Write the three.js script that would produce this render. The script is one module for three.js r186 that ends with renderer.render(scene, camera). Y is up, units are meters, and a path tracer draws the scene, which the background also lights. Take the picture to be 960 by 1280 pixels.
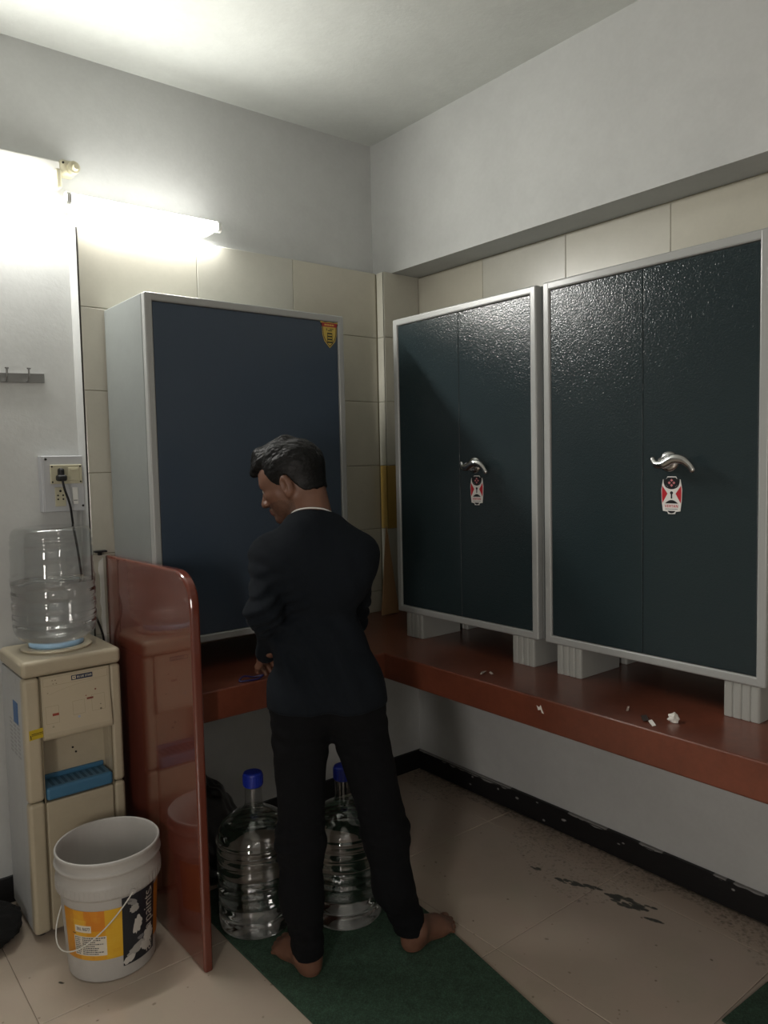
import * as THREE from 'three';
import { RoundedBoxGeometry } from 'three/addons/geometries/RoundedBoxGeometry.js';
import { mergeGeometries } from 'three/addons/utils/BufferGeometryUtils.js';
import { RectAreaLightUniformsLib } from 'three/addons/lights/RectAreaLightUniformsLib.js';

// ---------------------------------------------------------------- camera, light, exposure
const scene = new THREE.Scene();
scene.background = new THREE.Color(0x050505);
const camera = new THREE.PerspectiveCamera(68.05, 960 / 1280, 0.05, 60);
camera.position.set(0, 1.57, 0);
camera.rotation.set(-0.06604, -0.67815, -0.02149, 'YXZ');
const renderer = new THREE.WebGLRenderer({ antialias: true });
renderer.toneMapping = THREE.LinearToneMapping;
renderer.toneMappingExposure = 1.0;
renderer.shadowMap.enabled = true;
renderer.shadowMap.type = THREE.PCFSoftShadowMap;
RectAreaLightUniformsLib.init();
const TUBE_LEFT = 165, TUBE_RIGHT = 165, FILL_BEHIND = 8, WINDOW = 26;      // luminance of the lamps and of the frosted window
const TUBE_COLOR = new THREE.Color(1.0, 0.98, 0.93), TUBE_WARM = new THREE.Color(1.0, 0.92, 0.82), WINDOW_COLOR = new THREE.Color(1.0, 0.92, 0.86);

// ---------------------------------------------------------------- helpers
function mulberry(seed) {
  return () => { seed |= 0; seed = seed + 0x6D2B79F5 | 0; let t = Math.imul(seed ^ seed >>> 15, 1 | seed); t = t + Math.imul(t ^ t >>> 7, 61 | t) ^ t; return ((t ^ t >>> 14) >>> 0) / 4294967296; };
}
const rnd = mulberry(20240328);
const V = (x, y, z) => new THREE.Vector3(x, y, z);
function hash3(x, y, z) { let h = Math.imul(x, 374761393) + Math.imul(y, 668265263) + Math.imul(z, 2147483647 ^ 0x5bd1e995); h = Math.imul(h ^ h >>> 13, 1274126177); return ((h ^ h >>> 16) >>> 0) / 4294967296; }
function noise3(x, y, z) {
  const xi = Math.floor(x), yi = Math.floor(y), zi = Math.floor(z), f = (t) => t * t * (3 - 2 * t);
  const u = f(x - xi), v = f(y - yi), w = f(z - zi), L = (a, b, t) => a + (b - a) * t;
  const h = (a, b, c) => hash3(xi + a, yi + b, zi + c);
  return L(L(L(h(0, 0, 0), h(1, 0, 0), u), L(h(0, 1, 0), h(1, 1, 0), u), v), L(L(h(0, 0, 1), h(1, 0, 1), u), L(h(0, 1, 1), h(1, 1, 1), u), v), w) * 2 - 1;
}
function tileNoise(x, y, period, seed) {                       // value noise that repeats every `period` cells
  const xi = Math.floor(x), yi = Math.floor(y), f = (t) => t * t * (3 - 2 * t), u = f(x - xi), v = f(y - yi), m = (a) => ((a % period) + period) % period;
  const a = hash3(m(xi), m(yi), seed), b = hash3(m(xi + 1), m(yi), seed), c = hash3(m(xi), m(yi + 1), seed), d = hash3(m(xi + 1), m(yi + 1), seed);
  return (a + (b - a) * u) + ((c + (d - c) * u) - (a + (b - a) * u)) * v;
}
function noiseTexture(size, octaves, colour, metres, lo = 0, hi = 255) {   // octaves: [cells across, weight]
  const data = new Uint8Array(size * size * 4); let wsum = 0; octaves.forEach((o) => { wsum += o[1]; });
  for (let y = 0; y < size; y++) for (let x = 0; x < size; x++) {
    let s = 0; octaves.forEach(([c, w], i) => { s += w * tileNoise(x / size * c, y / size * c, c, i * 17 + c); });
    const val = lo + (hi - lo) * s / wsum, k = (y * size + x) * 4;
    data[k] = data[k + 1] = data[k + 2] = val; data[k + 3] = 255;
  }
  const t = new THREE.DataTexture(data, size, size); t.wrapS = t.wrapT = THREE.RepeatWrapping; t.magFilter = THREE.LinearFilter; t.minFilter = THREE.LinearFilter;
  if (colour) t.colorSpace = THREE.SRGBColorSpace;
  t.repeat.set(1 / metres, 1 / metres); t.needsUpdate = true; return t;
}
function canvasTexture(w, h, draw) {
  const c = document.createElement('canvas'); c.width = w; c.height = h; draw(c.getContext('2d'), w, h);
  const t = new THREE.CanvasTexture(c); t.colorSpace = THREE.SRGBColorSpace; t.wrapS = t.wrapT = THREE.ClampToEdgeWrapping; return t;
}
// uv in metres from position and facing
function uvMetres(g) {
  const p = g.attributes.position, n = g.attributes.normal, uv = new Float32Array(p.count * 2);
  for (let i = 0; i < p.count; i++) {
    const ax = Math.abs(n.getX(i)), ay = Math.abs(n.getY(i)), az = Math.abs(n.getZ(i));
    if (ax >= ay && ax >= az) { uv[i * 2] = p.getZ(i); uv[i * 2 + 1] = p.getY(i); } else if (ay >= az) { uv[i * 2] = p.getX(i); uv[i * 2 + 1] = p.getZ(i); } else { uv[i * 2] = p.getX(i); uv[i * 2 + 1] = p.getY(i); }
  }
  g.setAttribute('uv', new THREE.BufferAttribute(uv, 2)); return g;
}
function box(x0, x1, y0, y1, z0, z1, r = 0, seg = 2) {
  const w = x1 - x0, h = y1 - y0, d = z1 - z0;
  const g = r > 0 ? new RoundedBoxGeometry(w, h, d, seg, Math.min(r, w / 2.01, h / 2.01, d / 2.01)) : new THREE.BoxGeometry(w, h, d);
  g.translate((x0 + x1) / 2, (y0 + y1) / 2, (z0 + z1) / 2); return uvMetres(g);
}
function merge(list) {
  return mergeGeometries(list.map((g) => { const q = g.index ? g.toNonIndexed() : g; for (const k of Object.keys(q.attributes)) if (!['position', 'normal', 'uv'].includes(k)) q.deleteAttribute(k); return q; }));
}
function lathe(profile, seg = 48) { return new THREE.LatheGeometry(profile.map(([r, y]) => new THREE.Vector2(r, y)), seg); }
function tube(points, r, seg = 40, radial = 8, closed = false) { return new THREE.TubeGeometry(new THREE.CatmullRomCurve3(points.map((p) => V(...p)), closed), seg, r, radial, closed); }
function cylinder(r0, r1, h, x, y, z, axis = 'y', seg = 24) {
  const g = new THREE.CylinderGeometry(r0, r1, h, seg); if (axis === 'x') g.rotateZ(Math.PI / 2); if (axis === 'z') g.rotateX(Math.PI / 2); g.translate(x, y, z); return g;
}
function plate(shape, depth, bevel = 0) {                      // extruded flat outline, uv 0..1 over its bounds
  const g = new THREE.ExtrudeGeometry(shape, { depth, bevelEnabled: bevel > 0, bevelThickness: bevel, bevelSize: bevel, bevelSegments: 2, curveSegments: 16 });
  g.computeBoundingBox(); const b = g.boundingBox, p = g.attributes.position, uv = g.attributes.uv;
  for (let i = 0; i < p.count; i++) uv.setXY(i, (p.getX(i) - b.min.x) / (b.max.x - b.min.x), (p.getY(i) - b.min.y) / (b.max.y - b.min.y));
  return g;
}
const used = {};
function numbered(name) { const n = used[name] = (used[name] ?? -1) + 1; return n ? `${name}_${String(n).padStart(3, '0')}` : name; }
function tag(o, label, category, group) { o.userData = { label, category }; if (group) o.userData.group = group; return o; }
function thing(name, label, category, [x, y, z] = [0, 0, 0], turn = 0, group) {
  const o = new THREE.Group(); o.name = numbered(name); scene.add(o); o.position.set(x, y, z); o.rotation.y = turn; return tag(o, label, category, group);
}
function part(name, geo, mat, parent, label) { const m = new THREE.Mesh(geo, mat); m.name = name; parent.add(m); if (label) m.userData.label = label; return m; }
function solo(name, geo, mat, label, category, group) { return tag(part(numbered(name), geo, mat, scene), label, category, group); }
function struct(name, geo, mat, parent = scene) { const m = part(name, geo, mat, parent); if (parent === scene) m.userData.kind = 'structure'; return m; }

// ---------------------------------------------------------------- materials
const std = (o) => new THREE.MeshStandardMaterial(o), phys = (o) => new THREE.MeshPhysicalMaterial(o);
const paintMap = noiseTexture(512, [[4, 1], [9, 1], [40, 0.6], [160, 0.5]], true, 1.6, 232, 255);
const paintBump = noiseTexture(512, [[24, 1], [90, 0.8], [230, 0.7]], false, 1.0);
const tileMap = noiseTexture(512, [[3, 1], [7, 1], [30, 0.5], [120, 0.4]], true, 0.9, 234, 255);
const grainBump = noiseTexture(512, [[110, 1], [200, 1]], false, 0.4);
const clothBump = noiseTexture(256, [[64, 1], [128, 1]], false, 0.12);
const grimeMap = noiseTexture(512, [[5, 1], [14, 1.2], [60, 1], [200, 0.8]], true, 1.1, 190, 255);
const M = {
  paint: std({ color: 0xc6c8c6, map: paintMap, roughness: 0.75, bumpMap: paintBump, bumpScale: 0.0005 }),
  ceiling: std({ color: 0xcfd2cd, map: paintMap, roughness: 0.85, bumpMap: paintBump, bumpScale: 0.0008 }),
  creamTile: [0xbebbae, 0xbab8ad, 0xbdb9aa].map((c) => phys({ color: c, map: tileMap, roughness: 0.28, clearcoat: 0.3, clearcoatRoughness: 0.12 })),
  yellowTile: phys({ color: 0xab8a45, map: tileMap, roughness: 0.3, clearcoat: 0.3, clearcoatRoughness: 0.12 }),
  litFaceTile: phys({ color: 0xe2e0d2, map: tileMap, roughness: 0.3 }), litFaceYellow: phys({ color: 0xd9b765, map: tileMap, roughness: 0.3 }),
  grout: std({ color: 0x8d8874, roughness: 0.95 }),
  floorGrout: std({ color: 0x81766a, roughness: 0.95 }),
  skirting: std({ color: 0x17171a, map: grimeMap, roughness: 0.55 }),
  counter: phys({ color: 0x78412f, map: grimeMap, roughness: 0.32, clearcoat: 0.35, clearcoatRoughness: 0.2 }),
  panel: phys({ color: 0x6d3528, map: paintMap, roughness: 0.2, clearcoat: 0.75, clearcoatRoughness: 0.04 }),
  steelFrame: phys({ color: 0x9b9d9b, roughness: 0.34, clearcoat: 0.4, clearcoatRoughness: 0.2 }),
  cabinetSide: phys({ color: 0x868b89, map: paintMap, roughness: 0.42 }),
  door: phys({ color: 0x253033, roughness: 0.17, bumpMap: grainBump, bumpScale: 0.0006 }),
  doorBlue: phys({ color: 0x3a4654, roughness: 0.3, bumpMap: grainBump, bumpScale: 0.0003 }),
  plasticGrey: std({ color: 0x9a9b96, roughness: 0.5 }),
  chrome: std({ color: 0xc9c9c8, roughness: 0.22, metalness: 1 }),
  dullSteel: std({ color: 0x8e8e8c, roughness: 0.4, metalness: 0.9 }),
  cream: phys({ color: 0xbbb098, roughness: 0.38, map: paintMap, clearcoat: 0.15 }),
  dispenserSide: std({ color: 0xb9bbbb, map: paintMap, roughness: 0.5 }),
  blueTray: std({ color: 0x3f6f8f, roughness: 0.4 }),
  blueCollar: std({ color: 0x9cc0dc, roughness: 0.4 }),
  capBlue: std({ color: 0x1d2f96, roughness: 0.4 }),
  groove: std({ color: 0x857a63, roughness: 0.7 }),
  traySlot: std({ color: 0x2b546f, roughness: 0.6 }),
  darkSlot: std({ color: 0x15120f, roughness: 0.8 }),
  black: std({ color: 0x0d0d0e, roughness: 0.55 }),
  blackBag: phys({ color: 0x0a0a0b, roughness: 0.45, clearcoat: 0.3, clearcoatRoughness: 0.4 }),
  white: std({ color: 0xd8d8d4, roughness: 0.45 }),
  bucket: phys({ color: 0xbcb9b4, roughness: 0.45, map: paintMap }),
  wire: std({ color: 0xd6d4cc, roughness: 0.4 }),
  boardGrey: std({ color: 0xb3b5b8, roughness: 0.45 }),
  ivory: std({ color: 0xb9b49b, roughness: 0.4 }),
  mat: std({ color: 0x4a6a55, roughness: 1, map: noiseTexture(256, [[16, 1], [64, 1.5], [128, 1.5]], true, 0.25, 120, 255), bumpMap: clothBump, bumpScale: 0.002 }),
  pet: phys({ color: 0xf3f4f4, roughness: 0.05, transmission: 1, thickness: 0, ior: 1.7 }),
  water: phys({ color: 0xfdfdfd, roughness: 0.0, transmission: 1, thickness: 0.2, ior: 1.33, attenuationColor: new THREE.Color(0.94, 0.96, 0.96), attenuationDistance: 1.5 }),
  shirt: phys({ color: 0x11161c, roughness: 0.95, specularIntensity: 0.4, bumpMap: clothBump, bumpScale: 0.0006, sheen: 0.12, sheenRoughness: 0.6, sheenColor: new THREE.Color(0.10, 0.13, 0.18) }),
  trousers: phys({ color: 0x0b0c0f, roughness: 0.95, specularIntensity: 0.4, bumpMap: clothBump, bumpScale: 0.0005 }),
  hair: phys({ color: 0x060606, roughness: 0.5, specularIntensity: 0.5 }),
  skin: phys({ vertexColors: true, roughness: 0.5, clearcoat: 0.08, clearcoatRoughness: 0.4 }),
  tubeLeft: std({ color: 0xffffff, emissive: TUBE_COLOR, emissiveIntensity: 12, roughness: 0.4 }),
  windowGlow: std({ color: 0xdddddd, emissive: WINDOW_COLOR, emissiveIntensity: 1.0, roughness: 0.5 }),
  paper: std({ color: 0xd9d6cf, roughness: 0.9, side: THREE.DoubleSide }),
};

// ---------------------------------------------------------------- room measures (metres; origin on the floor under the camera)
const ZW = -2.95, ZT = -2.857, XW = 2.512, XB = 2.338, YC = 3.085, YB = 2.458, X0 = -1.8, Z1 = 1.6, TILE_X0 = 0.905;
const HC = 0.847, HB = 0.748, CB = -2.215, CR = 1.771;          // counter: top, underside, front edge of either arm
const TH = 0.2998, TW = 0.45;                                   // wall tile
const rows = []; for (let y = YB; y > 0.87; y -= TH + 0.0025) rows.push([Math.max(y - TH, HC), y]);

// one tile with chamfered edges, face looking along +normal; u,v are the two in-plane world axes
function tileGeo(a0, a1, b0, b1, base, face, axis, uvf) {
  const c = 0.0022, P = [], put = (a, b, n) => (axis === 'z' ? [a, b, n] : axis === 'x' ? [n, b, a] : [a, n, b]);
  const o = [[a0, b0], [a1, b0], [a1, b1], [a0, b1]], i = [[a0 + c, b0 + c], [a1 - c, b0 + c], [a1 - c, b1 - c], [a0 + c, b1 - c]];
  const s = Math.sign(face - base), mid = face - s * 0.0012, q = (A, B, C, D) => P.push(A, B, C, A, C, D);
  const f = i.map(([a, b]) => put(a, b, face)), m = o.map(([a, b]) => put(a, b, mid)), k = o.map(([a, b]) => put(a, b, base));
  q(f[0], f[1], f[2], f[3]);
  for (let e = 0; e < 4; e++) { const n = (e + 1) % 4; q(m[e], m[n], f[n], f[e]); q(k[e], k[n], m[n], m[e]); }
  // wind outward
  const A = V(...P[0]), n = V(...P[1]).sub(A).cross(V(...P[2]).sub(A)), want = V(...put(0, 0, s)); const flip = n.dot(want) < 0;
  const pos = []; for (let t = 0; t < P.length; t += 3) pos.push(...P[t], ...(flip ? [...P[t + 2], ...P[t + 1]] : [...P[t + 1], ...P[t + 2]]));
  const g = new THREE.BufferGeometry(); g.setAttribute('position', new THREE.Float32BufferAttribute(pos, 3)); g.computeVertexNormals();
  if (uvf) { const uv = []; for (let t = 0; t < pos.length; t += 3) uv.push(...uvf(pos[t], pos[t + 1], pos[t + 2])); g.setAttribute('uv', new THREE.Float32BufferAttribute(uv, 2)); } else uvMetres(g);
  return g;
}

// ---------------------------------------------------------------- structure
// floor: grout bed and 61 cm tiles; the colour map covers the whole floor in world metres
const FX0 = -1.8, FZ0 = -2.95, FS = 4.56;
const floorMap = canvasTexture(2048, 2048, (c, W) => {
  const px = W / FS, r = mulberry(7);
  c.fillStyle = '#b9aa9a'; c.fillRect(0, 0, W, W);
  for (let i = 0; i < 2600; i++) { const x = r() * W, y = r() * W, s = 4 + r() * 40; c.globalAlpha = 0.02 + r() * 0.03; c.fillStyle = r() < 0.5 ? '#8f8270' : '#c9bfae'; c.beginPath(); c.ellipse(x, y, s, s * (0.4 + r() * 0.6), r() * 6, 0, 7); c.fill(); }
  const X = (x) => (x - FX0) * px, Z = (z) => (z - FZ0) * px;
  // grains of dirt lying along the right skirting and scattered about
  for (let i = 0; i < 26000; i++) { const z = -2.85 + r() * 3.2, d = Math.pow(r(), 2.8) * (0.06 + 0.22 * Math.max(0, 0.5 + 0.9 * noise3(z * 5, 2, 5))); c.globalAlpha = 0.05 + r() * 0.16; c.fillStyle = r() < 0.6 ? '#2b2a22' : '#4a4638'; const s = 0.4 + Math.pow(r(), 3) * 3.2; c.beginPath(); c.ellipse(X(XW - 0.015 - d), Z(z), s * 0.7, s, r() * 3, 0, 7); c.fill(); }
  for (let i = 0; i < 420; i++) { c.globalAlpha = 0.25 + r() * 0.4; c.fillStyle = '#4a3c2c'; const s = 0.5 + r() * 1.6; c.beginPath(); c.ellipse(X(-0.2 + r() * 2.6), Z(-2.8 + r() * 2.4), s, s * (0.5 + r()), r() * 3, 0, 7); c.fill(); }
  // smeared dirt marks
  const smear = (x, z, len, wid, ang, n) => { for (let i = 0; i < n; i++) { const t = (r() - 0.5) * 2, u = (r() - 0.5) * (1 - t * t); c.globalAlpha = 0.5 + r() * 0.4; c.fillStyle = '#22241a'; const s = 0.8 + r() * 3.2; const dx = Math.cos(ang) * t * len / 2 - Math.sin(ang) * u * wid, dz = Math.sin(ang) * t * len / 2 + Math.cos(ang) * u * wid; c.beginPath(); c.ellipse(X(x + dx), Z(z + dz), s * 1.6, s * 0.7, ang, 0, 7); c.fill(); } };
  smear(2.262, -1.49, 0.15, 0.06, 1.45, 150); smear(2.24, -1.37, 0.05, 0.015, 1.3, 16); smear(2.30, -1.42, 0.03, 0.012, 1.3, 8);
  smear(2.215, -1.70, 0.10, 0.03, 1.25, 40); smear(2.25, -1.63, 0.06, 0.015, 1.25, 18); smear(0.60, -2.37, 0.008, 0.006, 1, 3); smear(2.2, -1.84, 0.05, 0.012, 1.3, 8); smear(1.12, -1.98, 0.03, 0.02, 0.3, 9);
  c.globalAlpha = 1;
});
const floorUV = (x, y, z) => [(x - FX0) / FS, 1 - (z - FZ0) / FS];
M.floorTile = phys({ color: 0xffffff, map: floorMap, roughness: 0.3, clearcoat: 0.25, clearcoatRoughness: 0.15 });
const floor = struct('floor', box(X0 - 0.15, XW + 0.15, -0.2, -0.0022, ZW - 0.15, Z1 + 0.15), M.floorGrout);
{
  const S = 0.612, g = 0.001, xs = [], zs = [];
  for (let x = 0.502 - 4 * S; x < XW; x += S) xs.push(x); for (let z = -1.615 - 3 * S; z < Z1; z += S) zs.push(z);
  for (const x of xs) for (const z of zs) {
    const a0 = Math.max(x, X0) + g, a1 = Math.min(x + S, XW) - g, b0 = Math.max(z, ZW) + g, b1 = Math.min(z + S, Z1) - g;
    if (a1 - a0 > 0.02 && b1 - b0 > 0.02) part('floor_tile', tileGeo(a0, a1, b0, b1, -0.008, 0, 'y', floorUV), M.floorTile, floor);
  }
}
struct('ceiling', box(X0 - 0.15, XW + 0.15, YC, YC + 0.2, ZW - 0.15, Z1 + 0.15), M.ceiling);
const wallBack = struct('wall_back', box(X0 - 0.15, XW + 0.15, -0.1, YC + 0.1, ZW - 0.15, ZW), M.paint);
const wallTiled = struct('wall_back_tiled', box(TILE_X0, XW + 0.01, 0, YB - 0.001, ZW - 0.001, ZT - 0.008), M.paint);   // thickness of the tiled stretch, end face painted
struct('tile_bed', box(TILE_X0 + 0.010, XW, HC - 0.06, YB - 0.003, ZT - 0.012, ZT - 0.0035), M.grout, wallTiled);
{
  const xs = [TILE_X0 + 0.0035, 1.369, 1.82, 2.28]; let k = 0;
  for (const [y0, y1] of rows) for (let i = 0; i < 3; i++) part('wall_tile', tileGeo(xs[i] + 0.001, xs[i + 1] - 0.001, y0, y1, ZT - 0.01, ZT, 'z'), M.creamTile[(k++ * 7) % 3], wallTiled);
}
struct('edge_gap', box(TILE_X0 + 0.0005, TILE_X0 + 0.0035, HC, YB - 0.02, ZT - 0.009, ZT - 0.001), M.darkSlot, wallTiled);
const wallRight = struct('wall_right', box(XW, XW + 0.15, -0.1, YC + 0.1, ZW - 0.15, Z1 + 0.15), M.paint);
struct('tile_bed', box(XW - 0.006, XW + 0.01, HC - 0.02, YB, ZT, Z1), M.grout, wallRight);
{
  const zs = [ZT]; for (let z = -2.376; z < 1.2; z += 0.452) zs.push(z); let k = 1;
  for (const [y0, y1] of rows) for (let i = 0; i + 1 < zs.length; i++) part('wall_tile', tileGeo(zs[i] + 0.001, zs[i + 1] - 0.001, y0, y1 - 0.004, XW, XW - 0.009, 'x'), M.creamTile[(k++ * 5) % 3], wallRight);
}
struct('wall_left', box(X0 - 0.15, X0, -0.1, YC + 0.1, ZW - 0.15, Z1 + 0.15), M.paint);
{
  // small frosted window in the left wall behind the camera: it throws the man's shadow towards the corner
  const w = struct('window_1', merge([box(X0 - 0.02, X0 + 0.03, 0.75, 0.8, 0.34, 0.86, 0.004), box(X0 - 0.02, X0 + 0.03, 1.9, 1.95, 0.34, 0.86, 0.004), box(X0 - 0.02, X0 + 0.03, 0.75, 1.95, 0.34, 0.39, 0.004), box(X0 - 0.02, X0 + 0.03, 0.75, 1.95, 0.81, 0.86, 0.004)]), M.white);
  struct('window_pane', box(X0 - 0.01, X0 + 0.004, 0.79, 1.91, 0.38, 0.82), M.windowGlow, w);
  const l = new THREE.RectAreaLight(WINDOW_COLOR, WINDOW, 0.42, 1.1); l.position.set(X0 + 0.012, 1.35, 0.6); l.lookAt(5, 1.35, 0.6); scene.add(l);
}
struct('wall_front', box(X0 - 0.15, XW + 0.15, -0.1, YC + 0.1, Z1, Z1 + 0.15), M.paint);
struct('beam', box(XB, XW + 0.1, YB + 0.001, YC + 0.05, ZW - 0.05, Z1 + 0.1), M.paint);
// tiled pillar under the beam in the corner, one row of it yellow
const PX = 2.284, PZ = -2.802;
const pillar = struct('pillar', box(PX + 0.004, XW, HC - 0.05, YB - 0.004, ZT - 0.02, PZ - 0.004), M.grout);
{
  let k = 0;
  for (const [y0, y1] of rows) {
    const yellow = Math.abs((y0 + y1) / 2 - 1.40) < 0.1;
    part('wall_tile', tileGeo(PX, XW - 0.010, y0, y1, PZ - 0.008, PZ, 'z'), yellow ? M.yellowTile : M.creamTile[k % 3], pillar);
    part('wall_tile', tileGeo(ZT + 0.001, PZ - 0.001, y0, y1, PX + 0.008, PX, 'x'), yellow ? M.litFaceYellow : M.litFaceTile, pillar);  // side towards the lamps: lit look put into lighter tile colours
  }
}
struct('baseboard_back', merge([box(X0, TILE_X0 - 0.012, 0.001, 0.098, ZW, ZW + 0.012, 0.002), box(TILE_X0 - 0.012, TILE_X0, 0.001, 0.098, ZW, ZT + 0.004, 0.002), box(TILE_X0, XW, 0.001, 0.098, ZT - 0.01, ZT + 0.004, 0.002)]), M.skirting);
// black skirting with a ragged painted top edge and drips of paint
const skirtMap = canvasTexture(2048, 64, (c, W, H) => {
  const r = mulberry(31); c.fillStyle = '#141416'; c.fillRect(0, 0, W, H);
  for (let i = 0; i < 900; i++) { c.globalAlpha = 0.25; c.fillStyle = r() < 0.5 ? '#2a2a2a' : '#0a0a0a'; c.fillRect(r() * W, r() * H, 2 + r() * 14, 1 + r() * 2); }
  c.globalAlpha = 0.9; for (let x = 0; x < W; x += 3) { const t = noise3(x / 60, 1, 0) + 0.5 * noise3(x / 14, 4, 0); if (t > -0.15) { c.fillStyle = '#8f8f8c'; c.fillRect(x, 0, 3, 2 + 7 * (t + 0.15)); } if (t > 0.25) { c.fillStyle = '#111'; c.fillRect(x, 3, 3, 2); } }
  for (let i = 0; i < 26; i++) { c.globalAlpha = 0.85; c.fillStyle = '#a9a8a4'; c.beginPath(); c.ellipse(r() * W, 8 + r() * 44, 2 + r() * 3, 1.5 + r() * 2, 0, 0, 7); c.fill(); }
});
{
  const L = Z1 - ZT, g = box(XW - 0.016, XW, 0.001, 0.098, ZT, Z1, 0.002), p = g.attributes.position, uv = g.attributes.uv;
  for (let i = 0; i < p.count; i++) uv.setXY(i, (p.getZ(i) - ZT) / L, p.getY(i) / 0.098);
  struct('baseboard_right', g, std({ map: skirtMap, roughness: 0.5 }));
}
// whitish filler smeared on the tile edge behind the red panel
{
  const s = new THREE.Shape(), r = mulberry(5); s.moveTo(0.018, 0.80);
  for (let y = 0.80; y <= 1.235; y += 0.03) s.lineTo(0.001 + 0.007 * r(), y); s.lineTo(0.018, 1.235);
  const g = plate(s, 0.006, 0.001); g.translate(0.928, 0, ZT); struct('trim_1', g, M.white);
}

// ---------------------------------------------------------------- counter and panel
{
  const s = new THREE.Shape(), b = 0.006, x0 = 0.9875 + b, zb = 2.852 - b;            // plan outline, second axis is -z
  s.moveTo(x0, -CB + b); s.lineTo(CR - b, -CB + b); s.lineTo(CR + b, -1.0); s.lineTo(CR + b, 0.9); s.lineTo(XW - 0.004 - b, 0.9); s.lineTo(XW - 0.004 - b, zb); s.lineTo(x0, zb);
  const sh = new THREE.Shape([[x0, -CB + b], [CR + b, -CB + b], [CR + b, -0.9], [XW - 0.004 - b, -0.9], [XW - 0.004 - b, zb], [x0, zb]].map(([x, y]) => new THREE.Vector2(x, y)));
  const g = new THREE.ExtrudeGeometry(sh, { depth: HC - HB - 2 * b, bevelEnabled: true, bevelThickness: b, bevelSize: b, bevelSegments: 3 });
  g.rotateX(-Math.PI / 2); g.translate(0, HB + b, 0);
  solo('counter', uvMetres(g), M.counter, 'brick red painted counter running along both walls under the cabinets', 'counter');
}
{
  const b = 0.009, s = new THREE.Shape(), R = 0.105, z0 = 2.856 - b, z1 = 2.119 + b, yt = 1.25 - b;
  s.moveTo(z0, 0.001 + b); s.lineTo(z1, 0.001 + b); s.lineTo(z1, yt - R); s.quadraticCurveTo(z1, yt - 0.012, z1 + R * 0.95, yt); s.lineTo(z0, yt - 0.006); s.lineTo(z0, 0.001 + b);
  const g = new THREE.ExtrudeGeometry(s, { depth: 0.032 - 2 * b, bevelEnabled: true, bevelThickness: b, bevelSize: b, bevelSegments: 4, curveSegments: 20 });
  g.rotateY(Math.PI / 2); g.translate(0.9545 + b, 0, 0);
  solo('partition_panel', uvMetres(g), M.panel, 'glossy red-brown partition panel with a rounded corner beside the water dispenser', 'panel');
}
for (const [y, z, r] of [[0.78, -2.122, 0.004], [0.35, -2.123, 0.003], [0.255, -2.122, 0.004], [0.235, -2.1225, 0.003]]) { const m = part('paint_fleck', new THREE.IcosahedronGeometry(r, 1).scale(0.5, 1.3, 0.35).translate(0.960, y, z), M.paper, scene.getObjectByName('partition_panel')); }

// ---------------------------------------------------------------- steel cabinets on the counter
function sweepTaper(points, radius, squash = 1, seg = 40, radial = 12) {
  const curve = new THREE.CatmullRomCurve3(points.map((p) => V(...p))), g = new THREE.TubeGeometry(curve, seg, 1, radial, false), p = g.attributes.position;
  for (let i = 0; i <= seg; i++) { const c = curve.getPointAt(i / seg), r = radius(i / seg); for (let j = 0; j <= radial; j++) { const k = i * (radial + 1) + j; const d = V(p.getX(k), p.getY(k), p.getZ(k)).sub(c).multiplyScalar(r); d.y *= squash; p.setXYZ(k, c.x + d.x, c.y + d.y, c.z + d.z); } }
  const caps = [0, 1].map((t) => { const c = curve.getPointAt(t), s = new THREE.SphereGeometry(radius(t), 12, 8); s.scale(1, squash, 1); s.translate(c.x, c.y, c.z); return s; });
  g.computeVertexNormals(); return merge([g, ...caps]);
}
const lockPrint = canvasTexture(256, 448, (c, W, H) => {
  c.fillStyle = '#d9d8d4'; c.fillRect(0, 0, W, H);
  c.fillStyle = '#b3252f'; c.beginPath(); c.moveTo(12, 110); c.lineTo(78, 205); c.lineTo(16, 318); c.quadraticCurveTo(0, 215, 12, 110); c.fill(); c.beginPath(); c.moveTo(244, 110); c.lineTo(178, 205); c.lineTo(240, 318); c.quadraticCurveTo(256, 215, 244, 110); c.fill();
  c.fillStyle = '#17171a'; c.beginPath(); c.moveTo(78, 12); c.lineTo(178, 12); c.lineTo(192, 30); c.lineTo(228, 34); c.quadraticCurveTo(232, 100, 196, 132); c.quadraticCurveTo(128, 172, 60, 132); c.quadraticCurveTo(24, 100, 28, 34); c.lineTo(64, 30); c.fill();
  c.fillStyle = '#c4767a'; for (const [x, y] of [[128, 46], [100, 76], [156, 76], [128, 106]]) { c.save(); c.translate(x, y); c.rotate(Math.PI / 4); c.fillRect(-13, -13, 26, 26); c.restore(); }
  c.fillStyle = '#8d8d90'; for (const [x, y] of [[62, 108], [78, 122], [194, 108], [178, 122]]) c.fillRect(x - 5, y - 4, 10, 8);
  c.fillStyle = '#17171a'; c.beginPath(); c.arc(128, 196, 19, 0, 7); c.fill(); c.fillRect(119, 200, 18, 64);
  c.beginPath(); c.moveTo(48, 322); c.quadraticCurveTo(128, 240, 208, 322); c.fill();
  c.fillStyle = '#b3252f'; c.font = 'bold 46px sans-serif'; c.textAlign = 'center'; c.fillText('VERTAN', 128, 370, 168);
  c.fillStyle = '#55555a'; for (let i = 0; i < 9; i++) c.fillRect(52 + i * 17, 384, 12, 9);
  c.fillStyle = '#17171a'; c.beginPath(); c.moveTo(80, 410); c.lineTo(176, 410); c.quadraticCurveTo(160, 440, 128, 440); c.quadraticCurveTo(96, 440, 80, 410); c.fill();
});
const lockMat = std({ map: lockPrint, roughness: 0.35 });
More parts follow.
